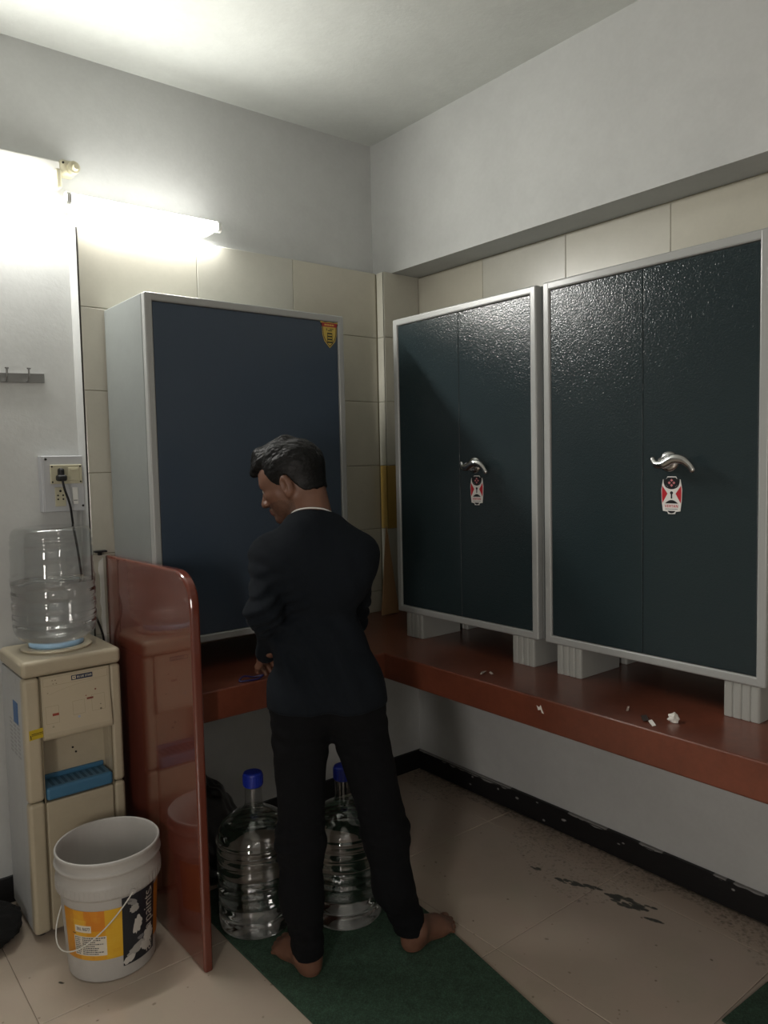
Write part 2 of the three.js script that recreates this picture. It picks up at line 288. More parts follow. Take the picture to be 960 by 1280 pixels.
function lockShape(w, h) {
  const s = new THREE.Shape(), p = [[-0.2, 0.5], [0.2, 0.5], [0.26, 0.43], [0.42, 0.42], [0.5, 0.15], [0.48, -0.15], [0.42, -0.42], [0.2, -0.44], [0.16, -0.5], [-0.16, -0.5], [-0.2, -0.44], [-0.42, -0.42], [-0.48, -0.15], [-0.5, 0.15], [-0.42, 0.42], [-0.26, 0.43]];
  p.forEach(([x, y], i) => (i ? s.lineTo(x * w, y * h) : s.moveTo(x * w, y * h))); return s;
}
function footGeo(w, d, h) {                                     // hollow-looking ribbed plastic foot: scalloped front, straight sides
  const s = new THREE.Shape(), n = 4, f = w / n; s.moveTo(-w / 2, -d); s.lineTo(-w / 2, -0.008);
  for (let i = 0; i < n; i++) { const a = -w / 2 + i * f; s.quadraticCurveTo(a + 0.001, 0, a + 0.007, 0); s.lineTo(a + f - 0.007, 0); s.quadraticCurveTo(a + f - 0.001, 0, a + f - 0.0005, -0.008); if (i < n - 1) s.lineTo(a + f + 0.0005, -0.008); }
  s.lineTo(w / 2, -d);
  const g = new THREE.ExtrudeGeometry(s, { depth: h - 0.003, bevelEnabled: true, bevelThickness: 0.0015, bevelSize: 0.0015, bevelSegments: 1, curveSegments: 5 });
  g.rotateX(-Math.PI / 2); g.scale(1, 1, -1); const ix = g.index; // mirror back so that the scallops face +z
  const p = g.attributes.position, nrm = g.attributes.normal;
  for (let i = 0; i < p.count; i += 3) for (const A of [p, nrm]) { const a = [A.getX(i), A.getY(i), A.getZ(i)]; A.setXYZ(i, A.getX(i + 1), A.getY(i + 1), A.getZ(i + 1)); A.setXYZ(i + 1, ...a); }
  g.translate(0, 0.0015, 0); g.computeVertexNormals(); return uvMetres(g);
}
const FOOT = 0.1, CABH = 1.2;
function cabinet(label, pos, turn, W, D, doorMat, footD, feetX, single) {
  const t = thing('storage_cabinet', label, 'cabinet', pos, turn), w = W / 2, y0 = FOOT, y1 = FOOT + CABH, f = 0.027;
  part('carcass', box(-w, w, y0, y1, -D, -0.0295, 0.004), M.cabinetSide, t);
  part('face_frame', merge([box(-w, -w + f, y0, y1, -0.03, 0.002, 0.006, 3), box(w - f, w, y0, y1, -0.03, 0.002, 0.006, 3), box(-w + 0.004, w - 0.004, y1 - f, y1, -0.03, 0.0015, 0.006, 3), box(-w + 0.004, w - 0.004, y0, y0 + f, -0.03, 0.0015, 0.006, 3)]), M.steelFrame, t);
  const gap = 0.0016, leaves = (single ? [[-w + f + gap, w - f - gap]] : [[-w + f + gap, -gap / 2], [gap / 2, w - f - gap]]).map(([a, b]) => part('door_leaf', box(a, b, y0 + f + gap, y1 - f - gap, -0.02, -0.004, 0.002), doorMat, t));
  for (const x of feetX) for (const z of [-0.006, -D + footD + 0.006]) { const m = part('foot', footGeo(0.098, footD, FOOT), M.plasticGrey, t); m.position.set(x, 0, z); }
  return { t, leaves };
}
function handle(leaf, x, y) {
  const rose = lathe([[0, 0.014], [0.015, 0.014], [0.024, 0.011], [0.0295, 0.005], [0.030, 0]], 32); rose.rotateX(Math.PI / 2);
  const hub = cylinder(0.011, 0.013, 0.04, 0, 0, 0.026, 'z');
  const lever = sweepTaper([[-0.027, 0.006, 0.042], [-0.014, -0.006, 0.047], [0.010, -0.006, 0.050], [0.042, 0.008, 0.052], [0.068, 0.005, 0.050], [0.086, -0.009, 0.047], [0.095, -0.022, 0.045]], (t) => 0.0085 + 0.004 * Math.sin(Math.PI * Math.min(1, t * 1.1)), 1.15);
  const ring = new THREE.TorusGeometry(0.019, 0.0022, 8, 32); ring.translate(0, 0, 0.0125);
  const m = part('handle', merge([rose, hub, lever, ring]), M.chrome, leaf, 'chrome lever handle on a round rose'); m.position.set(x, y, -0.004); return m;
}
function lockPlate(leaf, x, y) { const g = plate(lockShape(0.064, 0.108), 0.0012, 0.0004); const m = part('lock_plate', g, lockMat, leaf, 'red, black and white lock sticker with a keyhole'); m.position.set(x, y, -0.0035); }
{
  const left = cabinet('navy steel cabinet with a gold shield sticker on the back counter, behind the man', [1.392, HC, -2.46], 0, 0.808, 0.385, M.doorBlue, 0.15, [-0.33, 0.33], true);
  const shield = new THREE.Shape(); [[-0.5, 0.40], [-0.5, 0.52], [-0.25, 0.47], [0, 0.5], [0.25, 0.47], [0.5, 0.52], [0.5, 0.40], [0.42, 0.33], [0.40, 0.0], [0.30, -0.25], [0, -0.5], [-0.30, -0.25], [-0.40, 0.0], [-0.42, 0.33]].forEach(([x, y], i) => (i ? shield.lineTo(x * 0.082, y * 0.1) : shield.moveTo(x * 0.082, y * 0.1)));
  const print = canvasTexture(256, 312, (c, W, H) => {
    c.fillStyle = '#b7a04a'; c.fillRect(0, 0, W, H); c.strokeStyle = '#3a1f1a'; c.lineWidth = 9;
    c.beginPath(); c.moveTo(30, 60); c.lineTo(36, 150); c.quadraticCurveTo(52, 232, 128, 290); c.quadraticCurveTo(204, 232, 220, 150); c.lineTo(226, 60); c.closePath(); c.stroke();
    c.fillStyle = '#8d1f24'; c.fillRect(18, 20, 220, 46); c.fillStyle = '#3a1512'; c.fillRect(0, 24, 20, 38); c.fillRect(236, 24, 20, 38);
    c.fillStyle = '#d8b25a'; c.font = 'bold 26px sans-serif'; c.textAlign = 'center'; for (let i = 0; i < 8; i++) c.fillRect(56 + i * 18, 34, 12, 18);
    c.fillStyle = '#2c2a12'; c.fillRect(80, 84, 10, 26); c.fillRect(104, 104, 62, 10); c.fillRect(130, 86, 58, 8);
    for (let i = 0; i < 4; i++) { c.fillRect(92, 134 + i * 34, 76, 18); } c.fillRect(92, 134, 8, 110); c.fillRect(160, 134, 8, 110);
  });
  const m = part('shield_sticker', plate(shield, 0.001, 0.0003), std({ map: print, roughness: 0.35 }), left.leaves[0], 'gold and red shield sticker'); m.position.set(0.338, 1.222, -0.0035);
  const c1 = cabinet('dark two-door steel cabinet standing nearest the yellow-banded corner pillar', [2.016, HC, -2.046], -Math.PI / 2, 0.748, 0.48, M.door, 0.21, [-0.28, 0.30]);
  handle(c1.leaves[1], 0.079, 0.703); lockPlate(c1.leaves[1], 0.088, 0.611);
  const c2 = cabinet('dark two-door steel cabinet cut off by the right picture edge, nearest to the camera', [2.016, HC, -1.275], -Math.PI / 2, 0.736, 0.48, M.door, 0.21, [-0.275, 0.30]);
  handle(c2.leaves[1], 0.086, 0.706); lockPlate(c2.leaves[1], 0.094, 0.609);
}

// ---------------------------------------------------------------- tube lights
function strip(x0, x1, y, z, w, lum, color, dir) {              // area light as long and as wide as the tube, just in front of its glowing side
  const l = new THREE.RectAreaLight(color, lum, x1 - x0, w); l.position.set((x0 + x1) / 2, y, z); l.lookAt((x0 + x1) / 2 + dir[0], y + dir[1], z + dir[2]); scene.add(l);
}
function tubeLights(x0, x1, y, z, r, lum, color, back = 1, up = 0.1) {
  const e = r + 0.003, w = r * 2;
  strip(x0, x1, y, z + back * e, w, lum, color, [0, 0, back]); strip(x0, x1, y - e, z, w, lum, color, [0, -1, 0]); strip(x0, x1, y + e, z, w, lum * up, color, [0, 1, 0]);
}
{
  const t = thing('tube_light', 'tube light high on the white wall, running out of the left picture edge', 'light', [0, 0, 0]);
  part('batten', box(0.235, 0.875, 2.632, 2.676, ZW, ZW + 0.045, 0.005), M.white, t);
  part('glass_tube', cylinder(0.014, 0.014, 0.61, 0.556, 2.595, ZW + 0.055, 'x', 20), M.tubeLeft, t);
  for (const x of [0.25, 0.862]) part('tube_holder', box(x - 0.009, x + 0.009, 2.572, 2.64, ZW + 0.02, ZW + 0.075, 0.006), M.ivory, t);
  part('end_bracket', merge([box(0.872, 0.93, 2.628, 2.688, ZW, ZW + 0.05, 0.018, 4), cylinder(0.021, 0.021, 0.03, 0.916, 2.655, ZW + 0.06, 'z'), cylinder(0.010, 0.012, 0.022, 0.918, 2.652, ZW + 0.083, 'z')]), M.ivory, t);
  part('screw', cylinder(0.004, 0.004, 0.004, 0.885, 2.672, ZW + 0.051, 'z', 10), M.darkSlot, t);
  tubeLights(0.27, 0.84, 2.595, ZW + 0.055, 0.014, TUBE_LEFT, TUBE_COLOR);
  const u = thing('tube_light', 'short glowing tube light on the wall above the navy cabinet', 'light', [0, 0, 0]);
  part('base', box(0.885, 1.455, 2.508, 2.546, ZW, ZW + 0.09, 0.006), M.white, u);
  part('diffuser', cylinder(0.02, 0.02, 0.57, 1.17, 2.528, ZW + 0.108, 'x', 20), M.tubeLeft, u);
  for (const x of [0.878, 1.462]) part('end_cap', cylinder(0.0215, 0.0215, 0.016, x, 2.528, ZW + 0.108, 'x', 20), M.white, u);
  tubeLights(0.89, 1.45, 2.528, ZW + 0.108, 0.02, TUBE_RIGHT * 0.75, TUBE_COLOR, 1, 0.1);
  const v = thing('tube_light', 'long unseen tube light added as fill on the wall behind the camera', 'light', [0, 0, 0]);
  part('batten', box(-0.9, 0.33, 2.40, 2.444, Z1 - 0.045, Z1, 0.005), M.white, v);
  part('glass_tube', cylinder(0.014, 0.014, 1.2, -0.285, 2.36, Z1 - 0.055, 'x', 20), M.tubeLeft, v);
  for (const x of [-0.89, 0.32]) part('tube_holder', box(x - 0.009, x + 0.009, 2.337, 2.405, Z1 - 0.075, Z1 - 0.02, 0.006), M.ivory, v);
  tubeLights(-0.86, 0.29, 2.36, Z1 - 0.055, 0.014, FILL_BEHIND, TUBE_WARM, -1);  // fixture added out of view as weak fill for camera-facing fronts
}

// ---------------------------------------------------------------- wall fittings
{
  const t = thing('hook_rail', 'steel hook rail screwed to the white wall below the long tube light', 'hook rail', [0, 0, 0]);
  const s = new THREE.Shape(); s.moveTo(0.36, 1.872); s.lineTo(0.795, 1.884); s.lineTo(0.795, 1.916); s.lineTo(0.36, 1.904); s.lineTo(0.36, 1.872);
  const g = plate(s, 0.005, 0.001); g.translate(0, 0, ZW + 0.001); part('rail', uvMetres(g), M.dullSteel, t);
  for (let x = 0.376; x < 0.78; x += 0.072) {
    const y = 1.894 + (x - 0.58) * 0.028;
    part('hook', merge([tube([[x, y - 0.012, ZW + 0.007], [x, y - 0.014, ZW + 0.022], [x, y + 0.0, ZW + 0.036], [x, y + 0.028, ZW + 0.04]], 0.0034, 20, 8), cylinder(0.0065, 0.0065, 0.004, x, y + 0.03, ZW + 0.04)]), M.dullSteel, t);
  }
}
{
  const z = ZW, t = thing('switchboard', 'grey switchboard with socket and switches on the white wall above the jug', 'switchboard', [0.837, 1.515, z]);
  part('box', box(-0.078, 0.078, -0.103, 0.103, 0, 0.042, 0.004), M.boardGrey, t);
  part('cover_plate', box(-0.072, 0.078, -0.101, 0.101, 0.042, 0.046, 0.002), M.boardGrey, t);
  const m = part('socket_unit', box(-0.05, 0.062, 0.0, 0.07, 0.046, 0.054, 0.003), M.ivory, t);
  part('rocker', merge([box(0.012, 0.05, 0.012, 0.058, 0.054, 0.0585, 0.002), box(0.02, 0.044, 0.048, 0.053, 0.0585, 0.0605, 0.0008)]), M.ivory, m);
  for (const [x, y] of [[-0.044, 0.063], [0.055, 0.063], [-0.044, 0.007], [0.055, 0.007]]) part('screw', cylinder(0.003, 0.003, 0.002, x, y, 0.055, 'z', 10), M.darkSlot, m);
  const k = part('socket', box(-0.036, 0.002, -0.082, -0.012, 0.046, 0.0495, 0.002), M.ivory, t);
  for (const [x, y, r] of [[-0.017, -0.026, 0.0045], [-0.026, -0.042, 0.0034], [-0.008, -0.042, 0.0034], [-0.026, -0.056, 0.0034], [-0.008, -0.056, 0.0034]]) part('hole', cylinder(r, r, 0.001, x, y, 0.0496, 'z', 10), M.darkSlot, k);
  const w = part('small_switch', box(0.026, 0.046, -0.076, -0.014, 0.046, 0.050, 0.002), M.white, t);
  part('rocker', box(0.0285, 0.0435, -0.060, -0.026, 0.05, 0.0535, 0.001), M.white, w); part('slot', box(0.0285, 0.0435, -0.063, -0.061, 0.05, 0.0506), M.darkSlot, w);
  for (const [x, y] of [[-0.062, 0.09], [0.062, -0.083]]) part('screw', cylinder(0.0042, 0.0042, 0.002, x, y, 0.0468, 'z', 10), M.darkSlot, t);
}
{
  const t = thing('power_cord', 'black power cord hanging from the switchboard plug down behind the jug', 'cord', [0, 0, 0]);
  part('plug', merge([box(0.803, 0.836, 1.525, 1.548, ZW + 0.054, ZW + 0.09, 0.008, 3), box(0.810, 0.829, 1.54, 1.572, ZW + 0.054, ZW + 0.085, 0.008, 3)]), M.black, t);
  part('cable', tube([[0.819, 1.53, ZW + 0.086], [0.823, 1.50, ZW + 0.088], [0.845, 1.44, ZW + 0.07], [0.862, 1.36, ZW + 0.04], [0.879, 1.25, ZW + 0.03], [0.893, 1.12, ZW + 0.03], [0.905, 1.03, ZT + 0.012], [0.93, 0.95, ZT + 0.012], [0.935, 0.88, ZT + 0.012], [0.935, 0.7, ZT + 0.012], [0.93, 0.3, ZT + 0.02]], 0.0042, 90, 8), M.black, t);
}
solo('wall_clip', merge([box(0.915, 0.957, 1.257, 1.264, ZT, ZT + 0.024, 0.001), box(0.928, 0.940, 1.246, 1.258, ZT, ZT + 0.016, 0.001)]), M.black, 'small black clip on the tiled wall at the top of the red panel', 'clip');

// ---------------------------------------------------------------- water dispenser
{
  const t = thing('water_dispenser', 'cream water dispenser with a blue drip tray, standing by the white wall', 'dispenser', [0.754, 0, -2.777]);
  const F = 0.153;
  part('body', merge([box(-0.157, 0.157, 0.02, 0.886, -0.15, 0.052, 0.004), box(-0.157, -0.13, 0.02, 0.886, 0.05, 0.118, 0.003), box(0.13, 0.157, 0.02, 0.886, 0.05, 0.118, 0.003)]), M.dispenserSide, t);
  part('front_frame', merge([box(-0.16, -0.107, 0.02, 0.468, 0.108, F, 0.014, 4), box(-0.16, -0.107, 0.4705, 0.8875, 0.108, F, 0.014, 4), box(0.12, 0.16, 0.02, 0.468, 0.108, F, 0.014, 4), box(0.12, 0.16, 0.4705, 0.8875, 0.108, F, 0.014, 4), box(-0.13, -0.107, 0.46, 0.70, 0.05, 0.115, 0.001), box(0.12, 0.135, 0.46, 0.70, 0.05, 0.115, 0.001)]), M.cream, t);
  part('alcove_back', box(-0.107, 0.12, 0.46, 0.70, 0.045, 0.062), M.cream, t);
  // fascia, bowed outward towards its lower lip
  const s = new THREE.Shape(); s.moveTo(0.06, 0.682); s.lineTo(0.158, 0.676); s.quadraticCurveTo(0.166, 0.678, 0.1655, 0.69); s.lineTo(0.155, 0.80); s.lineTo(0.1535, 0.886); s.lineTo(0.06, 0.886);
  const fg = new THREE.ExtrudeGeometry(s, { depth: 0.222, bevelEnabled: true, bevelThickness: 0.0012, bevelSize: 0.0012, bevelSegments: 1 }); fg.rotateY(-Math.PI / 2); fg.translate(0.1185, 0, 0);
  const fascia = part('control_fascia', uvMetres(fg), M.cream, t);
  // printed sheet on the fascia (flat print)
  const print = canvasTexture(880, 820, (c, W, H) => {
    c.fillStyle = '#bbb098'; c.fillRect(0, 0, W, H); c.strokeStyle = '#8a8068'; c.lineWidth = 3;
    c.strokeRect(8, 8, W - 16, 120); c.lineWidth = 2; c.beginPath(); c.moveTo(70, 260); c.quadraticCurveTo(420, 150, 780, 150); c.stroke();
    c.fillStyle = '#1b2644'; c.fillRect(380, 30, 290, 72); c.fillStyle = '#cabfa2'; c.fillRect(394, 42, 48, 48); c.fillStyle = '#1b2644'; c.fillRect(410, 58, 16, 16);
    c.fillStyle = '#c9c4b0'; c.font = 'bold 44px sans-serif'; c.fillText('BLUE STAR', 456, 82, 204);
    c.fillStyle = '#5b4a3a'; for (const [x, y] of [[120, 50], [160, 50], [130, 100], [172, 100]]) c.fillRect(x, y, 14, 10);
    c.strokeStyle = '#8f856c'; c.lineWidth = 3; c.strokeRect(20, 430, 170, 250); c.strokeRect(380, 420, 160, 200); c.strokeRect(640, 380, 180, 240);
    c.fillStyle = '#8f3b2e'; c.fillRect(105, 540, 84, 36); c.fillStyle = '#7a3a2e'; c.fillRect(575, 405, 90, 28); c.beginPath(); c.arc(700, 300, 12, 0, 7); c.fill(); c.beginPath(); c.arc(566, 372, 8, 0, 7); c.fill();
    c.fillStyle = '#6d6656'; c.beginPath(); c.arc(760, 610, 15, 0, 7); c.fill(); c.beginPath(); c.arc(760, 540, 8, 0, 7); c.fill(); c.fillStyle = '#9aa3b8'; c.beginPath(); c.arc(455, 660, 17, 0, 7); c.fill(); c.fillStyle = '#9b927c'; c.beginPath(); c.arc(60, 230, 10, 0, 7); c.fill(); c.beginPath(); c.arc(105, 730, 14, 0, 7); c.fill();
  });
  const ps = new THREE.PlaneGeometry(0.212, 0.185, 1, 12), pp = ps.attributes.position;
  for (let i = 0; i < pp.count; i++) { const y = pp.getY(i) + 0.79; const z = y > 0.80 ? 0.155 - (y - 0.80) / 0.086 * 0.0015 : 0.1655 - (y - 0.69) / 0.11 * 0.0105; pp.setXYZ(i, pp.getX(i) + 0.0065, y, z + 0.0018); } ps.computeVertexNormals();
  part('printed_panel', ps, phys({ map: print, roughness: 0.38 }), fascia);
  part('lower_door', box(-0.105, 0.118, 0.022, 0.462, 0.06, F - 0.001, 0.006, 3), M.cream, t);
  part('door_emblem', box(0.03, 0.095, 0.428, 0.434, F - 0.002, F - 0.0002), M.cream, t);
  const tray = part('drip_tray', merge([box(-0.103, 0.116, 0.468, 0.512, 0.058, 0.158, 0.010, 3), box(-0.1, 0.113, 0.51, 0.526, 0.058, 0.07, 0.003)]), M.blueTray, t, 'blue drip tray');
  for (let i = 0; i < 9; i++) part('slot', box(-0.082 + i * 0.021, -0.072 + i * 0.021, 0.5115, 0.5126, 0.078, 0.142), M.traySlot, tray);
  part('lid', box(-0.162, 0.162, 0.8895, 0.945, -0.15, 0.157, 0.016, 4), M.cream, t);
  part('bottle_seat', lathe([[0.06, 0], [0.112, 0], [0.118, 0.004], [0.112, 0.010], [0.094, 0.012], [0.09, 0.004], [0.06, 0.003]], 48).translate(-0.004, 0.944, -0.012), M.cream, t);
  for (const [x0, x1] of [[-0.1085, -0.106], [0.1185, 0.1205]]) part('groove', box(x0, x1, 0.03, 0.885, 0.148, 0.1505), M.groove, t);
  for (const [x, y] of [[0.012, 0.598], [0.022, 0.58]]) part('screw', cylinder(0.0035, 0.0035, 0.003, x, y, 0.063, 'z', 10), M.darkSlot, t);
  // side vents, blue sticker and yellow arrow sticker
  const vents = []; for (let i = 0; i < 9; i++) for (let j = 0; j < 3; j++) vents.push(box(-0.1578, -0.157, 0.60 + i * 0.014, 0.607 + i * 0.014, -0.06 + j * 0.05, -0.028 + j * 0.05));
  part('vents', merge(vents), std({ color: 0x9fa0a0, roughness: 0.6 }), t);
  const bs = box(-0.1582, -0.1571, 0.715, 0.79, 0.0, 0.06); part('blue_sticker', bs, std({ color: 0x2d5f97, roughness: 0.4 }), t, 'blue sticker on the side');
  const ar = new THREE.Shape(); ar.moveTo(0, 0); ar.lineTo(0.052, 0.004); ar.lineTo(0.064, 0.016); ar.lineTo(0.052, 0.029); ar.lineTo(0, 0.025); ar.lineTo(0, 0);
  const ya = canvasTexture(256, 116, (c, W, H) => { c.fillStyle = '#b9a019'; c.fillRect(0, 0, W, H); c.fillStyle = '#3a2f10'; c.beginPath(); c.moveTo(212, 20); c.lineTo(250, 58); c.lineTo(212, 100); c.fill(); c.save(); c.translate(24, 52); c.rotate(-0.06); c.fillRect(0, 0, 150, 7); c.fillRect(-14, 12, 9, 40); for (let i = 0; i < 12; i++) c.fillRect(4 + i * 13, 14, 8, 9); c.restore(); });
  const yg = plate(ar, 0.001); yg.scale(1.25, 1.3, 1); yg.translate(-0.1615, 0.684, F - 0.0003); const ym = part('arrow_sticker', yg, std({ map: ya, roughness: 0.5 }), t, 'yellow arrow sticker'); ym.position.set(0.014, 0, 0);
  for (const x of [-0.13, 0.13]) for (const z of [-0.12, 0.10]) part('foot', cylinder(0.014, 0.016, 0.02, x, 0.01, z), M.black, t);
}

// ---------------------------------------------------------------- jug and bottles
function ribbed(profile, ribs) {                                // radius of a ribbed bottle wall at height y
  return profile.map(([r, y]) => [r + ribs.reduce((s, [at, a, w]) => s + a * Math.exp(-(((y - at) / w) ** 2)), 0), y]);
}
function dense(profile, step = 0.004) { const out = []; for (let i = 0; i + 1 < profile.length; i++) { const [r0, y0] = profile[i], [r1, y1] = profile[i + 1], n = Math.max(1, Math.ceil(Math.hypot(r1 - r0, y1 - y0) / step)); for (let k = 0; k < n; k++) out.push([r0 + (r1 - r0) * k / n, y0 + (y1 - y0) * k / n]); } out.push(profile[profile.length - 1]); return out; }
function smoothProfile(points, n = 90) { const c = new THREE.CatmullRomCurve3(points.map(([r, y]) => V(r, y, 0)), false, 'catmullrom', 0.35); return c.getPoints(n).map((p) => [Math.max(0, p.x), p.y]); }
{
  const y0 = 0.9585, t = thing('water_jug', 'large clear water jug standing upside down on the cream dispenser', 'jug', [0.750, y0, -2.789]);
  const outer = smoothProfile([[0.03, -0.004], [0.082, 0.0], [0.088, 0.012], [0.108, 0.022], [0.130, 0.042], [0.1385, 0.075], [0.1395, 0.15], [0.1395, 0.225], [0.1365, 0.245], [0.1355, 0.33], [0.134, 0.375], [0.124, 0.402], [0.10, 0.412], [0, 0.410]], 150);
  const ribs = [[0.085, -0.004, 0.006], [0.12, -0.004, 0.006], [0.16, -0.004, 0.006], [0.2, -0.004, 0.006], [0.236, 0.003, 0.006], [0.29, -0.004, 0.006], [0.345, -0.004, 0.006], [0.37, -0.003, 0.005]];
  const wall = ribbed(outer, ribs);
  part('shell', lathe(wall, 64), M.pet, t);
  const wl = 0.222, inner = wall.filter(([, y]) => y < wl).map(([r, y]) => [Math.max(0.001, r - 0.002), y + 0.0015]); inner.push([inner[inner.length - 1][0], wl], [0, wl]); inner.unshift([0, 0.0]);
  part('water', lathe(inner, 64), M.water, t);
  part('neck_collar', lathe([[0.078, -0.004], [0.0885, -0.004], [0.0905, 0.004], [0.089, 0.012], [0.084, 0.014]], 48), M.blueCollar, t, 'pale blue collar at the neck');
}
function makeBottle() {
  const t = thing('water_bottle', '', 'bottle', [0, 0, 0]);
  const outer = smoothProfile([[0, 0.006], [0.09, 0.004], [0.118, 0.004], [0.128, 0.02], [0.1305, 0.05], [0.1305, 0.12], [0.1305, 0.2], [0.1305, 0.29], [0.127, 0.325], [0.108, 0.358], [0.072, 0.385], [0.042, 0.40], [0.031, 0.415], [0.029, 0.44], [0.029, 0.488]], 170);
  const ribs = [[0.06, -0.004, 0.007], [0.105, -0.003, 0.006], [0.15, 0.003, 0.005], [0.165, -0.004, 0.006], [0.2, -0.004, 0.006], [0.235, -0.004, 0.006], [0.27, -0.004, 0.006], [0.305, 0.003, 0.005]];
  const wall = ribbed(outer, ribs).map(([r, y]) => [Math.max(0, r), y]);
  part('shell', lathe(wall, 64), M.pet, t);
  const wl = 0.37, inner = wall.filter(([, y]) => y < wl).map(([r, y]) => [Math.max(0, r - 0.002), y + 0.0015]); inner.push([inner[inner.length - 1][0], wl], [0, wl]);
  part('water', lathe(inner, 64), M.water, t);
  const rc = []; for (let i = 0; i < 26; i++) { const a = i / 26 * Math.PI * 2; const b = box(-0.0015, 0.0015, 0.486, 0.516, -0.0012, 0.0012); b.translate(0, 0, 0.0335); b.rotateY(a); rc.push(b); }
  part('cap', merge([lathe([[0, 0.527], [0.026, 0.527], [0.031, 0.5245], [0.033, 0.52], [0.0335, 0.482], [0.0305, 0.478], [0.0295, 0.482]], 36), ...rc]), M.capBlue, t, 'dark blue screw cap');
  return t;
}
{
  const a = makeBottle(); a.position.set(1.215, 0.003, -2.25); a.userData.label = 'full clear water bottle between the red panel and the man\'s left leg';
  const b = a.clone(); b.name = numbered('water_bottle'); scene.add(b); b.position.set(1.477, 0.003, -2.09); b.rotation.y = 0.7; b.userData = { label: 'full clear water bottle standing behind the man, seen between his legs', category: 'bottle', group: 'water bottles under the counter' };
  a.userData.group = 'water bottles under the counter';
}
{                                                               // dark tied bag in the shade under the counter
  const g = new THREE.SphereGeometry(0.17, 64, 48), p = g.attributes.position;
  for (let i = 0; i < p.count; i++) { const x = p.getX(i), y = p.getY(i), z = p.getZ(i), n = V(x, y, z).normalize(); let s = 1 + 0.09 * noise3(n.x * 3, n.y * 3 + 7, n.z * 3) + 0.05 * noise3(n.x * 9, n.y * 5, n.z * 9); let yy = y * s * (y > 0 ? 1.35 : 1.0); if (n.y > 0.9) yy += (n.y - 0.9) * 0.35; p.setXYZ(i, x * s, Math.max(yy, -0.165), z * s); }
  g.computeVertexNormals(); g.translate(1.165, 0.172, -2.62); solo('plastic_bag', g, M.blackBag, 'black bulging plastic bag in the dark under the counter behind a bottle', 'bag');
  const h = new THREE.SphereGeometry(0.15, 48, 32), q = h.attributes.position;
  for (let i = 0; i < q.count; i++) { const n = V(q.getX(i), q.getY(i), q.getZ(i)).normalize(), s = 1 + 0.12 * noise3(n.x * 3 + 5, n.y * 3, n.z * 3) + 0.05 * noise3(n.x * 10, n.y * 10, n.z * 10 + 3); q.setXYZ(i, q.getX(i) * s * 1.0, Math.max(q.getY(i) * s * 0.5, -0.045), q.getZ(i) * s * 1.0); }
  h.computeVertexNormals(); h.translate(0.425, 0.047, -2.76); solo('cloth_bundle', h, std({ color: 0x0c0c0d, roughness: 0.95, bumpMap: clothBump, bumpScale: 0.003 }), 'black crumpled cloth on the floor at the left of the dispenser', 'cloth');
}

